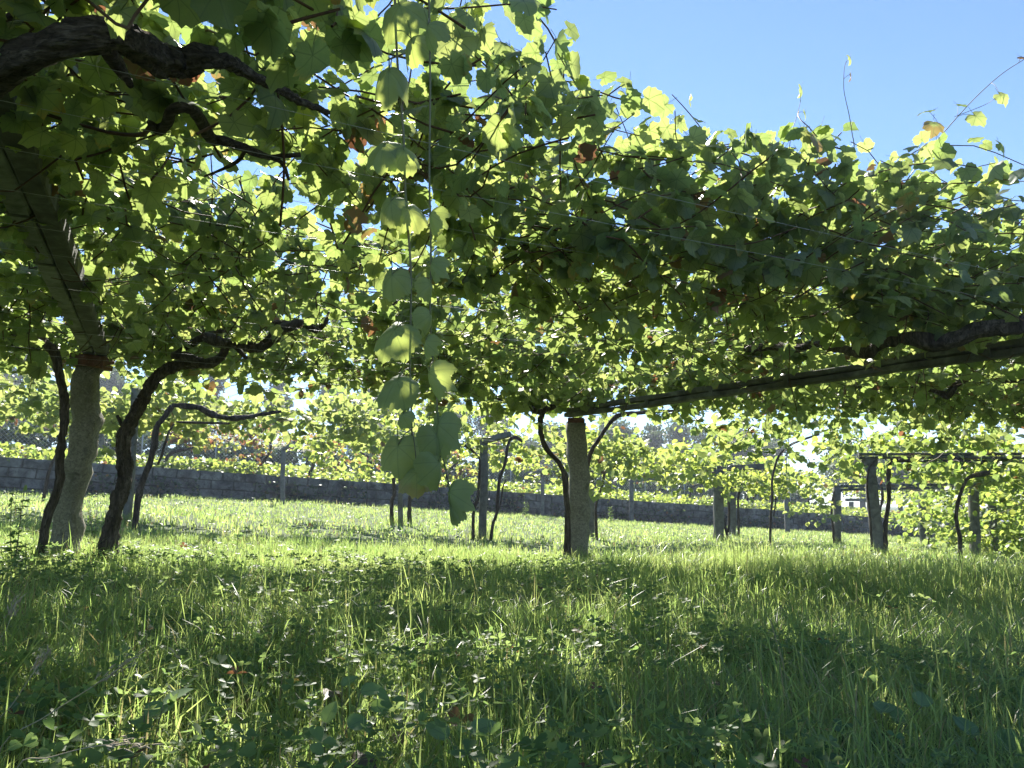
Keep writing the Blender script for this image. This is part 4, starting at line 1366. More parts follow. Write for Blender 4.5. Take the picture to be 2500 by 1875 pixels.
p = rooted(px([(1171, 1120), (1171, 1157), (1168, 1190), (1166, 1217), (1157, 1246), (1155, 1312)], 14.4))
v = Vine(p[-1], 'dark crooked stem hugging the left of the post with the short arm', GM, anchor=(-.8, 15.2)); mid_c.append(v)
v.limb('trunk', p, [0.02, 0.024, 0.026, 0.028, 0.028, 0.035], 8, 0.15, seed=43)
v.limb('arm', px([(1171, 1120), (1140, 1090), (1105, 1088), (1090, 1092)], 14.8), [0.02, 0.03, 0.02], 8, 0.2, seed=44)
p = rooted(px([(1245, 1072), (1238, 1096), (1233, 1133), (1221, 1164), (1216, 1205), (1212, 1253), (1202, 1285), (1197, 1304)], 14.2))
v = Vine(p[-1], 'wavy thin trunk right of the post with the short arm', GM, anchor=(.6, 15.8)); mid_c.append(v)
v.limb('trunk', p, [0.025, 0.028, 0.028, 0.03, 0.03, 0.03, 0.034], 9, 0.15, seed=45)
v.limb('arm', px([(1245, 1074), (1256, 1068), (1268, 1072), (1275, 1080)], 14.2), [0.03, 0.034, 0.03, 0.015], 9, 0.2, seed=46)
v.limb('stem', px([(1236, 1170), (1228, 1190), (1222, 1230), (1213, 1255)], 14.25), [0.012, 0.014, 0.012], 6, 0.1, seed=47)

p = rooted(px([(1720, 1010), (1674, 1004), (1604, 1004), (1560, 1008), (1536, 1010), (1506, 1016), (1484, 1040), (1463, 1072), (1444, 1102), (1434, 1140), (1426, 1190), (1424, 1250), (1424, 1320)], [12.4, 11.2, 11, 11]))
v = Vine(p[-1], 'thin vine arching out to the right from behind the middle granite post', GM, anchor=(4.6, 12.4)); mid_r.append(v)
v.limb('trunk', p, [0.012, 0.02, 0.024, 0.03, 0.04, 0.034, 0.03, 0.03, 0.03, 0.032, 0.034, 0.035, 0.035], 10, 0.14, n=60, seed=48)

p = rooted(px([(1512, 1134), (1497, 1138), (1487, 1144), (1476, 1156), (1471, 1181), (1463, 1210), (1455, 1240), (1456, 1284)], 16.8))
v = Vine(p[-1], 'curved thin vine just right of the half hidden dark post', GM, anchor=(2.6, 17.2)); mid_c.append(v)
v.limb('trunk', p, [0.03, 0.045, 0.032, 0.03, 0.03, 0.028, 0.03, 0.036], 8, 0.2, seed=49)
p = rooted(px([(1734, 1140), (1745, 1167), (1762, 1220), (1766, 1267), (1782, 1322)], 19.9))
v = Vine(p[-1], 'dark vine twisting up the right of the T shaped post', GM, anchor=(5.2, 20.5)); mid_c.append(v)
v.limb('trunk', p, [0.03, 0.03, 0.03, 0.035, 0.04], 8, 0.2, seed=50)
v.limb('arm', px([(1734, 1142), (1700, 1132), (1660, 1128), (1600, 1134), (1560, 1136)], 20), [0.04, 0.05, 0.03, 0.045, 0.03], 8, 0.3, seed=51)
v.limb('stem', px([(1773, 1156), (1771, 1194), (1780, 1235), (1778, 1300)], 21), [0.03, 0.03, 0.035], 7, 0.2, seed=52)
p = rooted(px([(1817, 1172), (1808, 1190), (1802, 1220), (1803, 1260), (1802, 1306)], 23.5))
v = Vine(p[-1], 'slim vine right of the grey post behind the T shaped one', GM, anchor=(7.0, 24.0)); mid_c.append(v)
v.limb('trunk', p, [0.03, 0.034, 0.034, 0.036, 0.04], 7, 0.2, seed=53)

p = rooted(px([(2000, 1060), (1976, 1068), (1938, 1082), (1909, 1103), (1894, 1132), (1885, 1176), (1885, 1220), (1882, 1264), (1878, 1322)], 16.8))
v = Vine(p[-1], 'thin stem bent into a tall open arch, alone on the grass', GM, anchor=(6.2, 15.4)); mid_r.append(v)
v.limb('trunk', p, [0.026, 0.026, 0.026, 0.026, 0.025, 0.025, 0.026, 0.026, 0.03], 8, 0.08, n=50, seed=54)
v.limb('stem', px([(1893, 1210), (1894, 1225), (1889, 1260)], 17), [0.012, 0.016, 0.014], 6, 0.2, seed=55)
p = rooted(px([(2230, 1126), (2195, 1124), (2173, 1130), (2169, 1176), (2170, 1220), (2164, 1264), (2162, 1300), (2160, 1336)], 15.8))
v = Vine(p[-1], 'straight brown vine trunk right of the pale mossy post', GM, anchor=(8.6, 16.2)); mid_r.append(v)
v.limb('trunk', p, [0.03, 0.04, 0.045, 0.042, 0.042, 0.042, 0.045, 0.055], 10, 0.15, seed=56)
v.limb('arm', px([(2195, 1122), (2260, 1128), (2330, 1124), (2400, 1128), (2470, 1125)], 15.4), [0.03, 0.05, 0.03, 0.045, 0.03], 8, 0.3, seed=57)
p = rooted(px([(2150, 1114), (2129, 1132), (2120, 1153), (2117, 1191), (2123, 1250), (2128, 1330)], 15.68))
v = Vine(p[-1], 'very thin vine climbing the left side of the pale mossy post', GM, anchor=(7.2, 18.4)); mid_r.append(v)
v.limb('trunk', p, [0.018, 0.018, 0.018, 0.02, 0.022, 0.024], 7, 0.1, seed=58)
p = rooted(px([(2430, 1150), (2402, 1156), (2364, 1167), (2347, 1200), (2335, 1244), (2336, 1279), (2344, 1317), (2342, 1358)], 14.8))
v = Vine(p[-1], 'curved vine trunk at the right among hanging leafy curtains', GM, anchor=(10.6, 15.8)); mid_r.append(v)
v.limb('trunk', p, [0.05, 0.05, 0.034, 0.032, 0.034, 0.036, 0.036, 0.045], 9, 0.15, seed=59)
p = rooted(px([(2150, 1180), (2155, 1215), (2146, 1260), (2148, 1320)], 21.0))
v = Vine(p[-1], 'dark vine behind the straight brown trunk near the wall', GM, anchor=(10.4, 21.5)); mid_r.append(v)
v.limb('trunk', p, [0.03, 0.036, 0.036, 0.04], 7, 0.2, seed=60)
p = rooted(px([(2270, 1200), (2263, 1240), (2266, 1290), (2266, 1330)], 23.2))
v = Vine(p[-1], 'thin vine beside the dark slim post before the wall at right', GM, anchor=(13.2, 21.5)); mid_r.append(v)
v.limb('trunk', p, [0.026, 0.028, 0.028, 0.03], 7, 0.2, seed=61)
p = rooted(px([(2036, 1200), (2030, 1250), (2034, 1290), (2036, 1322)], 21.8))
v = Vine(p[-1], 'dark stem against the left side of the leaf hung post', GM, anchor=(8.6, 21.6)); mid_r.append(v)
v.limb('trunk', p, [0.03, 0.03, 0.03, 0.035], 7, 0.2, seed=62)

canB = Canopy()
polyB = [(-15, 12.6), (-7, 11.6), (-3.4, 12.6), (-1.8, 13.4), (-1.8, 14.6), (-7, 14.4), (-15, 15)]
canB.grow(polyB, 190, 1.62, lambda x, y: 2.2 + .35 * min(1, max(0, (x + 6) / 3)), size=0.115, hue=0.58, autumn=0.025, seed=21, gap_amt=0.5, leaf_gap=0.06, leaf_off=0.09)
canB.grow([(-15, 12.2), (-7, 11.3), (-3.4, 12.4), (-3.2, 13.2), (-7, 12.4), (-15, 13.4)], 190, 1.62, lambda x, y: 2.2 + .35 * min(1, max(0, (x + 6) / 3)), size=0.11, hue=0.6, autumn=0.025, seed=22, gap_amt=0.4, leaf_off=0.09)
distribute(canB, mid_left, 300, lambda d: np.where(d < 13, 1, 2), cane_r=0.005, single_meshes=MID_ME, cane_skip=2)

canC = Canopy()
polyC = [(-4.6, 17.2), (-1.6, 14.6), (1.2, 14.2), (3.4, 16.2), (5.6, 18.8), (8.8, 22.5), (8.0, 24.5), (4.6, 20.6), (2.4, 17.8), (0.6, 16.2), (-1.2, 16.6), (-4.2, 19)]
canC.grow(polyC, 130, 1.62, lambda x, y: 2.3 + .4 * min(1, max(0, (1.5 - x) / 2)), size=0.118, hue=0.6, autumn=0.02, seed=23, gap_amt=0.45, leaf_gap=0.055, leaf_off=0.1)
frontC = [(-4.8, 16.8), (-1.6, 14.2), (1.2, 13.9), (3.6, 15.8), (5.8, 18.4), (9.2, 22.2), (8.6, 23.0), (5.4, 19.4), (3.2, 17.0), (1.0, 15.0), (-1.4, 15.2), (-4.4, 17.8)]
canC.grow(frontC, 190, 1.2, lambda x, y: 2.3 + .4 * min(1, max(0, (1.5 - x) / 2)), size=0.115, hue=0.62, autumn=0.02, seed=24, gap_amt=0.5, leaf_off=0.11)
distribute(canC, mid_c, 180, lambda d: np.where(d < 15, 1, 2), cane_r=0.006, single_meshes=MID_ME, far_mat=M_LEAF_FAR, cane_skip=3)

canD = Canopy()
polyD = [(2.6, 11.2), (9, 12.2), (14, 13), (19, 18), (18, 24), (13, 24), (11, 19), (6.5, 15.5), (4.0, 13.4)]
canD.grow(polyD, 150, 1.68, 2.45, size=0.112, hue=0.42, autumn=0.012, seed=25, gap_amt=0.5, leaf_gap=0.055, leaf_off=0.1)
canD.grow([(6.0, 14.4), (9.0, 15.0), (13.5, 15.2), (14.5, 17.0), (9, 16.6), (6.2, 15.6)], 130, 1.5, 2.4, size=0.115, hue=0.5, autumn=0.015, seed=26, gap_amt=0.4, leaf_off=0.1)
# leafy curtains reaching the ground at the right
canD.grow([(9.3, 16.6), (11.6, 15.8), (14, 18), (15, 22), (11.6, 22.5), (9.9, 19.4)], 260, 0.2, 1.9, size=0.115, hue=0.42, autumn=0.01, seed=27, gap_amt=0.6, gap_scale=0.5, leaf_off=0.1)
canD.grow([(11.2, 23), (18, 22), (20, 26), (13, 27)], 60, 0.1, 1.9, size=0.15, hue=0.5, autumn=0.03, seed=28, gap_amt=0.5, leaf_off=0.1)
# leaves hanging on the post left of the mossy one
canD.grow([(8.4, 21.2), (9.3, 21.2), (9.3, 22.0), (8.4, 22.0)], 160, 0.7, 1.8, size=0.12, hue=0.7, autumn=0.03, seed=29, gap_amt=0.3, leaf_off=0.1)
distribute(canD, mid_r, 180, lambda d: np.where(d < 14, 1, 2), cane_r=0.006, single_meshes=MID_ME, far_mat=M_LEAF_FAR, cane_skip=3)

# ------------------------------------------------------------------ far vines on the terrace beyond the wall
def wp(s, t):
    return WA[0] + s * wdir[0] + t * wnor[0], WA[1] + s * wdir[1] + t * wnor[1]


far_list = [
    ([(660, 1078), (660, 1100), (646, 1122), (634, 1139), (622, 1156)], 27.0, 'short slanting vine beyond the wall, left of the bent-top post'),
    ([(812, 1085), (790, 1104), (770, 1124), (760, 1146), (742, 1172)], 27.0, 'slanting vine beyond the wall, right of the bent-top post'),
    ([(496, 1081), (472, 1093), (436, 1100), (412, 1112), (390, 1140)], 25.5, 'low arching vine beyond the wall under the red leaves'),
    ([(880, 1105), (900, 1117), (906, 1140), (903, 1175)], 29.0, 'small forked vine beyond the wall, left of the hanging leaves'),
    ([(1122, 1125), (1105, 1140), (1092, 1160), (1088, 1190)], 30.0, 'small arched vine beyond the wall, right of the hanging leaves'),
    ([(1616, 1172), (1610, 1190), (1598, 1210), (1594, 1235)], 35.0, 'little bent vine beyond the wall, right of the far rising arm post'),
    ([(1715, 1182), (1692, 1188), (1685, 1210), (1682, 1245)], 36.0, 'little upright vine beyond the wall, left of the T shaped post'),
    ([(1827, 1190), (1826, 1215), (1815, 1240)], 37.5, 'small curly vine beyond the wall, right of the T shaped post'),
    ([(1880, 1200), (1850, 1202), (1838, 1220), (1836, 1245)], 37.5, 'small hooked vine beyond the wall, left of the tall open arch'),
    ([(1995, 1216), (1975, 1220), (1968, 1240), (1970, 1262)], 40.0, 'tiny vine beyond the wall, right of the tall open arch'),
    ([(145, 1010), (150, 1060), (140, 1100), (125, 1130)], 25.0, 'vine beyond the wall at the far left, behind the slender trunk'),
]
far = []
for k, (pts, d, lab) in enumerate(far_list):
    p = px(pts, d); p[-1, 2] = gz(p[-1, 0], p[-1, 1]) - .08
    if p[-1, 2] > p[-2, 2]: p[-1, 2] = p[-2, 2] - .15
    v = Vine(p[-1], lab, 'small far vines beyond the block wall', anchor=p[0][:2])
    v.limb('trunk', p, [0.045, 0.05, 0.055, 0.06], 7, 0.2, n=14, seed=70 + k)
    far.append(v)
canE = Canopy()
rows = []
for (s0, s1, t0, t1, hue, aut, seed, lo, hi, dens) in [
        (-6, 16, 2.2, 6.0, 0.75, 0.6, 31, 1.15, 1.75, 60),
        (16, 30, 2.5, 6.5, 0.8, 0.14, 32, 1.15, 1.8, 55),
        (29, 52, 3.0, 7.5, 0.7, 0.08, 33, 1.2, 2.0, 45)]:
    poly = [wp(s0, t0), wp(s1, t0), wp(s1, t1), wp(s0, t1)]
    canE.grow(poly, dens, lo, hi, size=0.15, hue=hue, autumn=aut, seed=seed, gap_amt=0.8, gap_scale=1.2, leaf_off=0.1, leaf_gap=0.07)
# reddening clumps
for (pxx, d, aut, seed, lo, hi, w) in [((560, 1060), 26.5, 0.9, 34, 1.1, 1.7, 1.2), ((608, 1125), 26.5, 0.9, 35, 0.1, 1.0, .45), ((470, 1080), 26, 0.7, 36, 0.9, 1.7, .8),
                                       ((860, 1120), 29.5, 0.6, 37, 0.4, 1.2, 1.2), ((1115, 1150), 31, 0.5, 38, 0.3, 1.2, .8)]:
    c = U(pxx[0], pxx[1], d)
    canE.grow([(c[0] - w, c[1] - .5), (c[0] + w, c[1] - .5), (c[0] + w, c[1] + .6), (c[0] - w, c[1] + .6)], 130, lo, hi, size=0.14, hue=0.8, autumn=aut, seed=seed, gap_amt=0.2)
distribute(canE, far, 0, lambda d: np.where(d < 1, 1, 3), cane_r=0.006, far_mat=M_LEAF_FAR, cane_skip=4)

# ------------------------------------------------------------------ trellis wires
wd = UZ(1533, 293, 2.3) - UZ(470, 0, 2.3); wd[2] = 0; wd /= np.linalg.norm(wd)
wn_ = np.array([-wd[1], wd[0], 0])


def wire(p0, p1, r, label, group, sag=0.02):
    n = 14
    t = np.linspace(0, 1, n)[:, None]
    P = p0 * (1 - t) + p1 * t
    P[:, 2] -= sag * 4 * (t * (1 - t))[:, 0]
    V, F_ = tube(P, [r, r], 5); g = Geo(); g.add(V - p0, F_)
    o = g.obj('trellis_wire', [M_WIRE]); o.location = p0
    return tag(o, label, 'wire', group)


for k in range(15):
    c = np.array([-1.0, 2.5, 0]) + wn_ * (k * 0.42 - 0.1)
    c[2] = 1.98 + 0.02 * math.sin(k)
    wire(c - wd * 4.5, c + wd * 8.0, 0.0011, 'thin galvanised trellis wire threaded through the near leaf canopy', 'trellis wires in the near canopy', 0.05)
for k in range(5):
    c = U(320, 960, 12.0) + wn_ * (k * 0.8 - 0.6)
    c[2] = 2.42 - 0.015 * k
    e = c + wd * 8.5; e[2] = gz(e[0], e[1]) + 1.82
    wire(c - wd * 3, e, 0.0017, 'shiny trellis wire stretched from the thin leaning concrete post', 'trellis wires left of centre', 0.04)
for k in range(6):
    p0 = U(480, 1062, 26) + wn_ * (k * 0.55 - 0.8); p1 = U(790, 1098, 27) + wn_ * (k * 0.55 - 0.8)
    p0[2] = U(480, 1058, 26)[2] + 0.0; p1[2] = U(790, 1096, 27)[2]
    wire(p0, p1, 0.0045, 'bright trellis wire over the bent-top post beyond the wall', 'trellis wires beyond the wall', 0.03)

# ------------------------------------------------------------------ fence beyond the terrace
T_F = 10.5
fb = np.array([*wp(-8, T_F), 0]); fb[2] = gz(fb[0], fb[1])
fence = thing('chain_link_fence', fb, 'grey chain link fence with dark bank behind, beyond the block wall', 'fence')
g = Geo()
H = 1.5
cell = 0.16
s_arr = np.arange(-8, 46, cell)
for dirn in (-1, 1):
    for s in s_arr:
        s0, s1 = s, s + dirn * H
        a = np.array([*wp(s0, T_F), 0]); b = np.array([*wp(s1, T_F), 0])
        za = float(ground(a[0], a[1])); zb = float(ground(b[0], b[1])) + H
        a[2] = za; b[2] = zb
        w = 0.011
        up = np.array([0, 0, w])
        off = np.array([wnor[0], wnor[1], 0]) * 0.01 * dirn
        g.add([a + off - up / 2, b + off - up / 2, b + off + up / 2, a + off + up / 2], [[0, 1, 2, 3]])
o = g.obj('netting', [M_NET], fence, fb, smooth=False); o['kind'] = 'stuff'
for s in np.arange(-8, 47, 3.0):
    x, y = wp(s, T_F - 0.05); z = gz(x, y)
    V, F_ = tube([[x, y, z - .2], [x, y, z + 1.6]], [0.03, 0.03], 6); g = Geo(); g.add(V, F_)
    g.obj('fence_post', [M_NET], fence, fb)


# ------------------------------------------------------------------ trees beyond
def tree(name, x, y, h, cw, label, style, group, seed, cat='tree'):
    r = np.random.default_rng(seed)
    z = gz(x, y) - 0.3
    base = np.array([x, y, z])
    th = thing(name, base, label, cat, group)
    top = base + [r.normal(0, .4), r.normal(0, .4), h * (0.93 if style == 'tall' else 0.6)]
    trunk = catmull([base, base + [r.normal(0, .3), 0, h * .3], base * .4 + top * .6 + [r.normal(0, .3), 0, 0], top], 14)
    g = Geo(); V, F_ = tube(trunk, [0.24 if style == 'tall' else 0.35, 0.05], 8, 0.05, seed); g.add(V, F_)
    ends = []
    for k in range(16 if style == 'tall' else 12):
        f = r.uniform(0.28 if style == 'tall' else 0.25, 0.97)
        p = trunk[int(f * 13)]
        a = r.uniform(0, 6.28)
        L = cw * r.uniform(0.5, 1.0) * (1.15 - 0.7 * f if style == 'tall' else 0.9)
        e = p + [math.cos(a) * L, math.sin(a) * L, L * r.uniform(0.3, 1.0)]
        V, F_ = tube(catmull([p, (p + e) / 2 + [0, 0, -.1 * L], e], 6), [0.07, 0.02], 5); g.add(V, F_)
        ends += [e, (p + 2 * e) / 3]
    ends.append(top)
    g.obj('trunk', [M_TREEBARK], th, base)
    Ps = []
    for e in ends:
        n = 260 if style == 'tall' else 300
        q = r.normal(0, 1, (n, 3)); q /= np.linalg.norm(q, axis=1)[:, None]
        q *= r.random((n, 1)) ** 0.6
        rad = cw * (0.48 if style == 'tall' else 0.5) * r.uniform(.6, 1.3)
        Ps.append(e + q * rad * np.array([1, 1, 0.85 if style == 'tall' else 0.75]))
    P = np.concatenate(Ps); P = P[P[:, 2] > z + .3]
    n = len(P)
    R = frames(r.normal(0, 1, (n, 3)) + [0, 0, .5], r.normal(0, 1, (n, 3)) + [0, 0, -.8])
    leaf_mass('crown', TINY, P, R, r.uniform(.2, .4, n), tints(n, .4, .3, 0, r), M_TREE, th, base)
    return th


TG = 'trees on the skyline beyond the vineyard'
tl = [(-58, 92, 27, 3.0, 'tall', 'tall thin hazy tree at the far left of the skyline, behind the slender trunk'),
      (-47, 88, 25, 2.4, 'tall', 'tall hazy tree seen just left of the leaning granite post'),
      (-40, 86, 26, 2.3, 'tall', 'tall hazy tree seen just right of the leaning granite post'),
      (-35, 90, 25, 2.5, 'tall', 'tall hazy tree above the thick twisted trunk'),
      (-29, 92, 26, 2.5, 'tall', 'tall hazy tree right of the thick twisted trunk'),
      (-22, 95, 22, 3.2, 'tall', 'hazy tree behind the near canopy, left of centre'),
      (-14, 96, 20, 3.2, 'tall', 'hazy tree behind the hanging shoots'),
      (-3, 98, 16, 3.4, 'tall', 'hazy blue green tree left of the middle granite post'),
      (4, 92, 16.5, 3.4, 'round', 'hazy bushy tree left of the arching vine by the middle post'),
      (12, 92, 18.0, 3.6, 'round', 'hazy bushy tree just right of the middle granite post'),
      (17.5, 96, 17.5, 3.4, 'round', 'hazy bushy tree above the far rising arm post'),
      (27, 92, 16.5, 3.6, 'round', 'hazy bushy tree above the T shaped post'),
      (36, 80, 9.0, 4.5, 'round', 'broad dark bush tree behind the tall open arch'),
      (44, 82, 8.0, 4.5, 'round', 'low dark bush tree left of the pale mossy post'),
      (-64, 96, 24, 3.4, 'tall', 'hazy tree leaving the frame at the far left'),
      (-52.5, 98, 22, 3.4, 'tall', 'farther hazy tree in the gap between the slender trunk and the granite post'),
      (-18, 102, 20, 3.6, 'tall', 'farther hazy tree left of the hanging shoots'),
      (-8.5, 100, 17, 3.6, 'tall', 'farther hazy tree right of the hanging shoots'),
      (22, 100, 17, 4.0, 'round', 'farther hazy bushy tree between the middle post and the T shaped post'),
      (8, 100, 16, 4.0, 'round', 'farther hazy bushy tree right behind the middle granite post'),
      (31, 96, 15, 4.0, 'round', 'farther hazy bushy tree right of the T shaped post'),
      (54, 84, 8.5, 4.0, 'round', 'dark tree behind the leafy curtains at the right')]
for k, (x, y, h, cw, st, lab) in enumerate(tl):
    tree('eucalyptus_tree' if st == 'tall' else 'bushy_tree', x, y, h - gz(x, y) * 1.0 if False else h - max(0, gz(x, y)) * 0.9, cw, lab, st, TG, 900 + k)

# dark hedge bank right behind the fence
P = []
r = np.random.default_rng(5)
n = 9000
s = r.uniform(-10, 47, n); t = T_F + 1.1 + r.uniform(0, 1.4, n)
x, y = wp(s, t)
hgt = 1.25 + 0.35 * smoothnoise(s, t, 1.6, 2)
z = ground(x, y) + r.random(n) ** 0.7 * hgt
P = np.stack([x, y, z], -1)
R = frames(r.normal(0, 1, (n, 3)) + [0, 0, .4], r.normal(0, 1, (n, 3)))
hb = leaf_mass('hedge', TINY, P, R, r.uniform(.18, .36, n), tints(n, .15, .2, 0, r), M_TREE)
tag(hb, 'dark low hedge running behind the chain link fence', 'hedge')

# ------------------------------------------------------------------ ground vegetation
def in_view_xy(n, y0, y1, r, spread=0.80, pw=1.0):
    y = y0 + (y1 - y0) * r.random(n) ** pw
    # uniform over the wedge
    y = np.sqrt(y0 ** 2 + (y1 ** 2 - y0 ** 2) * r.random(n)) if pw == 1.0 else y
    x = r.uniform(-1, 1, n) * (y * spread + 0.5)
    return x, y


def grass(name, n, y0, y1, h, w, seed, label=None, cond=None, spread=0.80, dry=0.06, hue=0.5, lush=None, pw=1.0, segs=3):
    r = np.random.default_rng(seed)
    x, y = in_view_xy(n, y0, y1, r, spread, pw)
    s, t = st_of(x, y)
    ok = t < -0.15
    if cond is not None: ok &= cond(x, y)
    # clumping
    ok &= r.random(n) < 0.62 + 0.5 * smoothnoise(x, y, 0.35, seed)
    x = x[ok]; y = y[ok]; n = len(x)
    z = ground(x, y) - 0.01
    H_ = h * np.clip(r.normal(1, .35, n), .3, 2.2) * (1 + 0.45 * smoothnoise(x, y, 1.3, 3.0))
    if lush is not None: H_ *= lush(x, y)
    yaw = r.uniform(0, 2 * math.pi, n)
    lean = np.clip(r.normal(0.55, 0.38, n), 0.02, 1.5) * H_
    dx = np.cos(yaw); dy = np.sin(yaw)
    fa = yaw + math.pi / 2 + r.normal(0, .5, n)
    wx = np.cos(fa); wy = np.sin(fa)
    W = w * r.uniform(.6, 1.5, n)
    lev = [0, 0.38, 0.75, 1.0] if segs == 3 else [0, .55, 1.0]
    V = []
    for q in lev:
        bx = x + dx * lean * q ** 2; by = y + dy * lean * q ** 2
        bz = z + H_ * (q - 0.28 * (lean / (H_ + 1e-6)) * q ** 3)
        if q < 1:
            hw = W / 2 * (1 - 0.55 * q)
            V.append(np.stack([bx - wx * hw, by - wy * hw, bz], -1)); V.append(np.stack([bx + wx * hw, by + wy * hw, bz], -1))
        else:
            V.append(np.stack([bx, by, bz], -1))
    V = np.stack(V, 1)                    # n, k, 3
    k = V.shape[1]
    b = (np.arange(n) * k)[:, None]
    F1 = []
    tri = []
    for q in range(len(lev) - 2):
        tri += [[2 * q, 2 * q + 1, 2 * q + 3], [2 * q, 2 * q + 3, 2 * q + 2]]
    q = len(lev) - 2
    tri += [[2 * q, 2 * q + 1, 2 * q + 2]]
    Fa = (b[:, None, :] + np.array(tri)[None]).reshape(-1, 3)
    hue_ = np.clip(hue + 0.3 * smoothnoise(x, y, 1.0, 9) + r.normal(0, .2, n), 0, 1)
    dr = np.where(r.random(n) < dry, r.uniform(.5, 1, n), 0)
    tint = np.stack([hue_, dr, np.ones(n), np.ones(n)], -1)
    me = make_mesh(name, V.reshape(-1, 3), Fa, np.full(len(Fa), 3), [M_GRASS], {'tint': ('FLOAT_COLOR', np.repeat(tint, k, axis=0))})
    o = link(bpy.data.objects.new(name, me))
    return tag(o, label, 'grass', None, 'stuff')


lushR = lambda x, y: 1 + 1.1 * np.exp(-((x - 3.6) / 2.4) ** 2 - ((y - 7.8) / 1.8) ** 2)
grass('grass', 120000, 0.9, 4.2, 0.13, 0.0042, 1, 'shaded near grass in the lower part of the picture', spread=0.86, hue=0.35, dry=.09)
grass('grass', 150000, 4.2, 10.5, 0.12, 0.0065, 2, 'sunlit and shaded grass around the two granite posts', hue=0.42, lush=lushR, segs=2)
grass('grass', 210000, 9.5, 42, 0.10, 0.018, 3, 'bright sunlit grass running back to the block wall', hue=0.46, segs=2, spread=0.76, dry=.08)
grass('grass', 260, 1.5, 5, 0.30, 0.004, 4, 'a few long arching grass blades among the near clover', hue=0.4)


tuft = lambda x, y: (smoothnoise(x, y, .7, 6.0) > .12) | (np.abs(x - 3.2) < 1.2)
grass('grass', 26000, 1.6, 6.0, 0.21, 0.005, 5, 'tangled taller grass in patches, near the viewer', hue=0.45, cond=tuft, dry=.12)
grass('grass', 40000, 5.6, 10.5, 0.25, 0.0065, 6, 'lush tall grass right of the middle granite post', hue=0.5, cond=lambda x, y: (x > 0.9 + .3 * np.sin(y * 3)) & (smoothnoise(x, y, .8, 2.0) > -.35), dry=.03)


FEET = np.array([p1b, p2b, p3b, p5b, p6b, p7b, p8b, p11b, p12b, p13b, p14b, p19b, V1[-1], V2[-1], V4[-1]])[:, :2]
grass('grass', 420000, 6.4, 24, 0.19, 0.008, 7, 'taller unmown grass round the feet of posts and trunks', hue=0.45, spread=.72, dry=.15, segs=2,
      cond=lambda x, y: (np.min((x[:, None] - FEET[None, :, 0]) ** 2 + (y[:, None] - FEET[None, :, 1]) ** 2, axis=1) < 0.12))


# clover and small broad leaves near the lens
def clover(n, y0, y1, seed, size, label, cond=None, hgt=(0.06, 0.16), hue=.35, leaflets=3, spread=.86):
    r = np.random.default_rng(seed)
    x, y = in_view_xy(n, y0, y1, r, spread)
    keep = r.random(n) < np.clip(0.35 + 1.0 * smoothnoise(x, y, 0.55, seed), 0.0, 1)
    if cond is not None: keep &= cond(x, y)
    s, t = st_of(x, y); keep &= t < -.2
    x = x[keep]; y = y[keep]; n = len(x)
    z = ground(x, y) + r.uniform(*hgt, n)
    tv = []
    # heart leaflet with notch
    a = np.linspace(-2.5, 2.5, 7)
    vs = [[0, 0, 0]] + [[math.sin(q) * 0.42, 0.5 - math.cos(q) * 0.52 * (1 if abs(q) < 2.2 else 0.72), 0.10 * abs(math.sin(q))] for q in a]
    vs = np.array(vs)
    vs[:, 1] = 0.98 - vs[:, 1]; vs[0] = [0, 0.0, 0]
    # rebuild as fan from the base point
    out_ = [[0, 0, 0], [.22, .30, .05], [.40, .62, .10], [.34, .92, .08], [.12, 1.0, .02], [0, .86, 0], [-.12, 1.0, .02], [-.34, .92, .08], [-.40, .62, .10], [-.22, .30, .05]]
    out_ = np.array(out_)
    cen = np.array([[0, .5, -0.02]])
    tpl_v = np.vstack([cen, out_]); m_ = len(out_)
    tpl_f = np.array([[0, 1 + i, 1 + (i + 1) % m_] for i in range(m_)], dtype=np.int32)
    lc = np.hstack([tpl_v[:, :2], np.linalg.norm(tpl_v[:, :2], axis=1, keepdims=True)])
    P = []; Nn = []; Tt = []; Sz = []; Tn = []
    yaw = r.uniform(0, 6.28, n)
    base_n = np.array([0, 0, 1.0]) + r.normal(0, .35, (n, 3))
    sz = size * r.uniform(.6, 1.35, n)
    tn = tints(n, hue, .25, .02, r)
    for q in range(leaflets):
        a_ = yaw + q * 2 * math.pi / leaflets + r.normal(0, .12, n)
        tip = np.stack([np.cos(a_), np.sin(a_), r.normal(-.05, .25, n)], -1)
        nn = base_n + r.normal(0, .18, (n, 3)) - tip * .15
        P.append(np.stack([x, y, z], -1)); Nn.append(nn); Tt.append(tip); Sz.append(sz); Tn.append(tn)
    o = leaf_mass('ground_cover', [(tpl_v, tpl_f, lc)], np.concatenate(P), frames(np.concatenate(Nn), np.concatenate(Tt)), np.concatenate(Sz), np.concatenate(Tn), M_CLOVER)
    return tag(o, label, 'ground cover', None, 'stuff')


clover(9000, 0.95, 3.4, 41, 0.020, 'three-lobed clover leaves close to the viewer', hgt=(.05, .15))
clover(3500, 1.0, 3.0, 42, 0.027, 'larger clover leaves in the lower left', cond=lambda x, y: x < 0.5, hgt=(.07, .18), hue=.3)
clover(16000, 3.2, 8.0, 43, 0.030, 'low broad-leaved weeds among the grass around the left post', cond=lambda x, y: (x < 0.9) | (smoothnoise(x, y, .6, 2) > .35), hgt=(.06, .2), hue=.55)
clover(5000, 8.0, 26.0, 44, 0.05, 'low weeds dotted through the sunlit grass', hgt=(.04, .14), hue=.6)

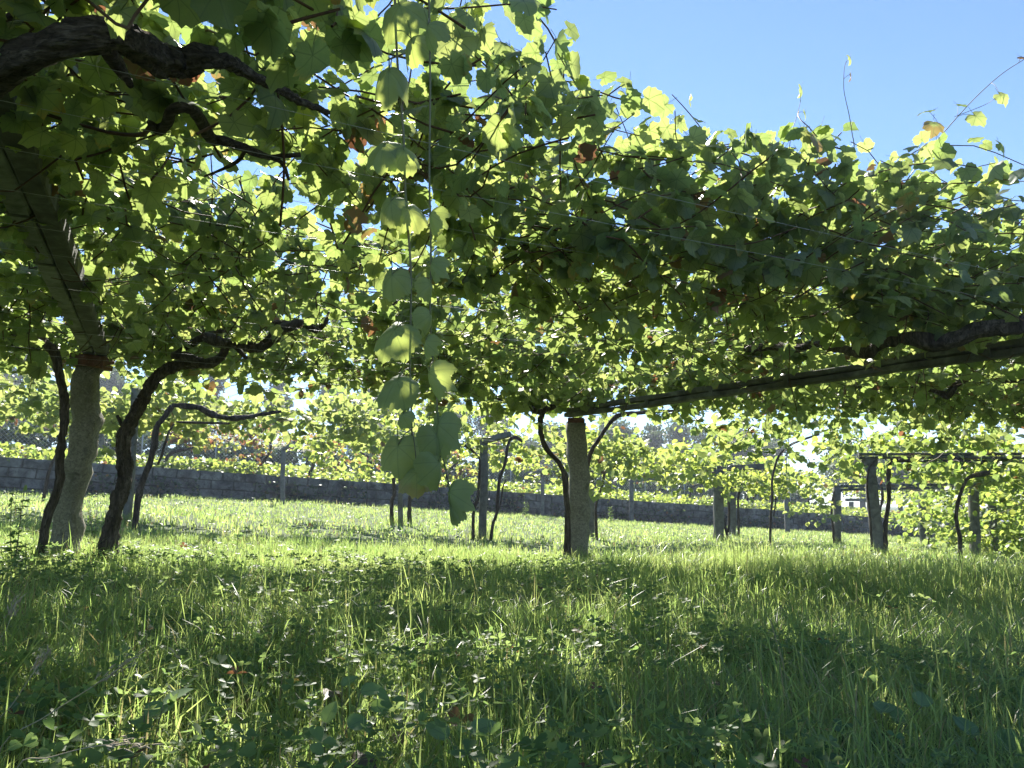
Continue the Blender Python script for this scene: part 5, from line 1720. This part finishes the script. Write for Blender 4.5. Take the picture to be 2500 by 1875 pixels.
# terrace ground cover behind the wall
r = np.random.default_rng(50)
n = 26000
s = r.uniform(-8, wlen + 8, n); t = 0.2 + 12 * r.random(n) ** 1.3
x, y = wp(s, t)
z = ground(x, y) + 0.05 + r.random(n) * (0.32 + 0.16 * smoothnoise(s, t, 1.1, 3))
P = np.stack([x, y, z], -1)
ok = visible(P, 1.3)
P = P[ok]; n = len(P)
R = frames(r.normal(0, .6, (n, 3)) + [0, 0.1, .8], r.normal(0, 1, (n, 3)) + [0, 0, -.3])
tag(leaf_mass('ground_cover', TINY, P, R, r.uniform(.10, .21, n), tints(n, .55, .25, .03, r), M_LEAF_FAR), 'yellow green leafy growth on the terrace behind the wall', 'ground cover', None, 'stuff')
n = 5000
s = r.uniform(-6, wlen + 6, n)
s = s[(smoothnoise(s, s * 0, 1.1, 8) + 0.5 * smoothnoise(s, s * 0, .35, 2)) > 0.25]; n = len(s)
t = r.uniform(-.18, .25, n)
x, y = wp(s, t)
P = np.stack([x, y, wall_top(s) + .02 + r.random(n) * .16 - np.where(t < -.11, r.random(n) * .35, 0)], -1)
R = frames(r.normal(0, .6, (n, 3)) + [0, -.2, .7], r.normal(0, 1, (n, 3)) + [0, -.3, -.5])
tag(leaf_mass('creeper', TINY, P, R, r.uniform(.06, .13, n), tints(n, .5, .25, .05, r), M_LEAF_FAR), 'leafy creepers spilling over the top of the block wall in patches', 'creeper', None, 'stuff')
# scrub at the foot of the wall
n = 5200
s = r.uniform(-4, wlen + 6, n); t = -0.16 - 0.35 * r.random(n) ** 1.5
x, y = wp(s, t)
keep = smoothnoise(s, t * 0 + 1, 1.4, 5) > -0.15
x = x[keep]; y = y[keep]; n = len(x)
P = np.stack([x, y, ground(x, y) + r.random(n) ** 1.5 * 0.62], -1)
R = frames(r.normal(0, .7, (n, 3)) + [0, -.3, .5], r.normal(0, 1, (n, 3)))
tag(leaf_mass('undergrowth', TINY, P, R, r.uniform(.06, .13, n), tints(n, .25, .25, .15, r), M_TREE), 'dark scrubby growth along the foot of the wall', 'undergrowth', None, 'stuff')


# ------------------------------------------------------------------ individual weeds
def tall_weed(x, y, h, label, seed, nleaf=40, size=0.07):
    r = np.random.default_rng(seed)
    b = np.array([x, y, gz(x, y) - .02])
    th = thing('tall_weed', b, label, 'weed', 'tall leafy weeds')
    for k in range(3):
        top = b + [r.normal(0, .06), r.normal(0, .06), h * r.uniform(.7, 1)]
        P = catmull([b, (b + top) / 2 + [r.normal(0, .02), 0, 0], top], 12)
        V, F_ = tube(P, [.004, .002], 5); g = Geo(); g.add(V, F_); g.obj('stem', [M_CANE_G], th, b)
        for q in range(nleaf // 3):
            f = r.uniform(.2, 1)
            p = P[int(f * 11)]
            a = r.uniform(0, 6.28)
            tip = np.array([[math.cos(a), math.sin(a), r.uniform(-.3, .5)]])
            R = frames(np.array([[0, 0, 1.0]]) + r.normal(0, .3, (1, 3)), tip)[0]
            leaf_obj(WEED_ME, p, R, size * (1.25 - .6 * f) * r.uniform(.7, 1.2), tints(1, .6, .2, 0, r)[0], th, b)


nv = np.array([[0, .5, 0], [0, 0, 0], [.16, .25, .04], [.19, .5, .05], [.12, .78, .02], [0, 1.05, -.08], [-.12, .78, .02], [-.19, .5, .05], [-.16, .25, .04]])
nf = np.array([[0, 1 + i, 1 + (i + 1) % 8] for i in range(8)], dtype=np.int32)
WEED_ME = shared_leaf_meshes([(nv, nf, np.hstack([nv[:, :2], np.linalg.norm(nv[:, :2], axis=1, keepdims=True)]))], M_WEED, 'leaf')
c = U(38, 1340, 6.4); tall_weed(c[0], c[1], 0.85, 'tall nettle-like weed at the left edge, left of the slender trunk', 61, 60, .10)
c = U(232, 1290, 9.5); tall_weed(c[0], c[1], 0.62, 'weed standing between the granite post and thickest trunk', 62, 45, .08)
c = U(1284, 1235, 27); tall_weed(c[0], c[1], 0.75, 'pale weed at the wall foot, left of the middle granite post', 63, 45, .13)
c = U(1490, 1262, 26); tall_weed(c[0], c[1], 0.8, 'flowering weed at the wall foot, right of the middle granite post', 64, 45, .13)
c = U(1030, 1290, 15.5); tall_weed(c[0], c[1], 0.6, 'dark spindly weed on the grass below the hanging leaves', 65, 24, .06)

# broad pale leaves close to the lens
bv = np.array([[0, .45, 0], [0, 0, 0], [.24, .06, .06], [.38, .28, .11], [.36, .55, .10], [.2, .82, .05], [0, 1.02, -.05], [-.2, .82, .05], [-.36, .55, .10], [-.38, .28, .11], [-.24, .06, .06]])
bf = np.array([[0, 1 + i, 1 + (i + 1) % 10] for i in range(10)], dtype=np.int32)
BROAD_ME = shared_leaf_meshes([(bv, bf, np.hstack([bv[:, :2], np.linalg.norm(bv[:, :2], axis=1, keepdims=True)]))], M_WEED, 'leaf')


def broad_weed(xp, yp, d, label, seed, leaves):
    r = np.random.default_rng(seed)
    c = U(xp, yp, d)
    b = np.array([c[0], c[1], gz(c[0], c[1]) - .01])
    th = thing('broad_leaved_weed', b, label, 'weed', 'broad leaved weeds near the viewer')
    for (lx, ly, s, n_, t_) in leaves:
        p = U(lx, ly, d)
        P = catmull([b, (b * .4 + p * .6) + [0, 0, .01], p], 8)
        V, F_ = tube(P, [.0018, .0014], 5); g = Geo(); g.add(V, F_); g.obj('stem', [M_CANE_G], th, b)
        leaf_obj(BROAD_ME, p, frames(np.array([n_], float) + r.normal(0, .2, (1, 3)), np.array([t_], float) + r.normal(0, .3, (1, 3)))[0], s / F * d * r.uniform(.55, .8), (r.uniform(.3, .7), 0, .8), th, b)


broad_weed(360, 1800, 1.75, 'weed with two broad pale cupped leaves, lower left', 71,
           [(352, 1745, 95, (.2, -.5, .8), (.6, .2, .3)), (400, 1720, 90, (-.2, -.3, .9), (.5, .5, .2)), (370, 1770, 70, (.1, -.4, .9), (-.6, .1, .1))])
broad_weed(320, 1865, 1.5, 'small weed with a bright heart-shaped leaf near the bottom left', 72, [(322, 1850, 60, (0, -.4, 1), (.2, .6, .1)), (290, 1862, 45, (.2, -.3, 1), (-.8, .3, .1))])
broad_weed(840, 1700, 1.9, 'weed with pale pointed leaves, lower middle', 73, [(835, 1675, 75, (.1, -.5, .8), (.4, .5, .2)), (880, 1690, 95, (.3, -.5, .8), (.9, .2, -.1)), (905, 1725, 80, (-.2, -.4, .9), (.5, .1, -.2))])
broad_weed(790, 1790, 1.7, 'weed with upright dark oval leaf, lower middle', 74, [(795, 1765, 95, (-.3, -.8, .4), (.1, .1, .9)), (850, 1775, 80, (.2, -.5, .8), (.6, .4, .1))])
broad_weed(1140, 1780, 1.75, 'weed with large dull grey green leaves, bottom centre', 75, [(1150, 1790, 90, (.2, -.5, .8), (.6, .2, .2)), (1095, 1800, 80, (-.2, -.5, .8), (-.5, .4, .1))])
broad_weed(2160, 1760, 2.1, 'weed with dull bluish leaves in the lower right shade', 76, [(2150, 1740, 90, (.1, -.6, .7), (.4, .4, .2)), (2200, 1770, 80, (-.1, -.6, .7), (-.3, .5, .2)), (2250, 1725, 90, (.1, -.5, .8), (.7, .3, .1))])
broad_weed(2400, 1820, 2.0, 'weed with round bluish leaves near the bottom right corner', 77, [(2380, 1800, 90, (.1, -.6, .7), (.3, .5, .2)), (2440, 1830, 80, (-.1, -.6, .7), (.5, .5, .2))])


def stalk(pts, d, r0, label, seed):
    P = px(pts, d)
    b = P[-1].copy(); b[2] = gz(b[0], b[1]) - .01; P = np.vstack([P, b])
    th = thing('dry_grass_stalk', b, label, 'grass stalk', 'dry grass stalks')
    Q = catmull(P, 20)
    V, F_ = tube(Q, [r0 * .6, r0], 5); g = Geo(); g.add(V, F_); g.obj('stem', [M_DRY], th, b)
    r = np.random.default_rng(seed)
    g = Geo()
    for k in range(34):
        p = Q[0] + (Q[4] - Q[0]) * r.random() + r.normal(0, .006, 3)
        e = p + (Q[0] - Q[4]) / np.linalg.norm(Q[0] - Q[4]) * .012 + r.normal(0, .004, 3)
        V, F_ = tube([p, (p + e) / 2, e], [.0008, .0014, .0004], 3, cap=False); g.add(V, F_)
    o = g.obj('seed_head', [M_DRY], th, b); o['kind'] = 'stuff'


stalk([(330, 1605), (220, 1680), (110, 1750), (0, 1830)], 1.5, .0012, 'dry straw stalk slanting up from the left edge, highest one', 81)
stalk([(350, 1815), (230, 1822), (120, 1850), (40, 1880)], 1.35, .0013, 'dry pale stalk lying low across the bottom left', 82)
stalk([(115, 1590), (70, 1660), (30, 1720), (-20, 1790)], 1.6, .0010, 'dry stalk with loose seed head at the left edge', 83)
stalk([(40, 1465), (18, 1530), (-10, 1600)], 1.9, .0010, 'short dry stalk at the left edge above the others', 84)
stalk([(300, 1290), (294, 1320), (285, 1355), (275, 1370)], 6.9, .003, 'bleached dry stalk standing beside the thickest trunk', 85)

# fallen brown leaves
r = np.random.default_rng(90)
GL = 'dry fallen vine leaves lying in the grass'
for k, (xp, yp, d, lab) in enumerate([(815, 1620, 2.3, 'rust brown curled leaf in the grass at lower centre'), (990, 1705, 1.9, 'pale dry leaf in the grass right of the pointed-leaved weed'),
                                      (690, 1555, 2.6, 'dull brown leaf in the shade left of centre'), (1750, 1580, 2.6, 'small tan leaf in the grass right of centre'),
                                      (870, 1770, 1.7, 'dark red fallen leaf at the bottom middle')]):
    c = U(xp, yp, d)
    z = gz(c[0], c[1]) + .07
    tv, tf, tl = HI[k % 7]
    me = make_mesh('fallen_leaf', tv * [1, 1, 1.7], tf, np.full(len(tf), 3), [M_LEAF_O], {'leafco': ('FLOAT_VECTOR', tl)})
    o = link(bpy.data.objects.new('fallen_leaf', me)); o.location = (c[0], c[1], z)
    o.rotation_euler = (r.normal(0, .4), r.normal(0, .4), r.uniform(0, 6)); o.scale = (.07, .07, .07); o.color = (.5, .98 if k % 2 else .93, .5, 1)
    tag(o, lab, 'leaf', GL)

# ------------------------------------------------------------------ haze
hz, nt, out = new_mat('haze_air')
pv_ = N(nt, 'ShaderNodeVolumePrincipled')
pv_.inputs['Color'].default_value = (0.80, 0.88, 1.0, 1)
pv_.inputs['Density'].default_value = 0.001
pv_.inputs['Anisotropy'].default_value = 0.3
nt.links.new(pv_.outputs[0], out.inputs['Volume'])
zl = float(GZ.min()) - 1.0
V, F_ = rounded_box(2, 2, 2, 0.0001)
hx0, hx1, hy0, hy1, hz1 = float(GX.min()) - 2, float(GX.max()) + 2, float(GY.min()) - 2, float(GY.max()) + 2, 34.0
V = np.array([[hx0, hy0, zl], [hx1, hy0, zl], [hx1, hy1, zl], [hx0, hy1, zl], [hx0, hy0, hz1], [hx1, hy0, hz1], [hx1, hy1, hz1], [hx0, hy1, hz1]], float)
g = Geo(); g.add(V, [[3, 2, 1, 0], [4, 5, 6, 7], [0, 1, 5, 4], [1, 2, 6, 5], [2, 3, 7, 6], [3, 0, 4, 7]])
hzo = g.obj('haze', [hz], smooth=False); hzo['kind'] = 'stuff'

print('TRIS', sum(len(o.data.loops) - 2 * len(o.data.polygons) for o in bpy.data.objects if o.type == 'MESH' and o.data.users == 1), 'objs', len(bpy.data.objects))
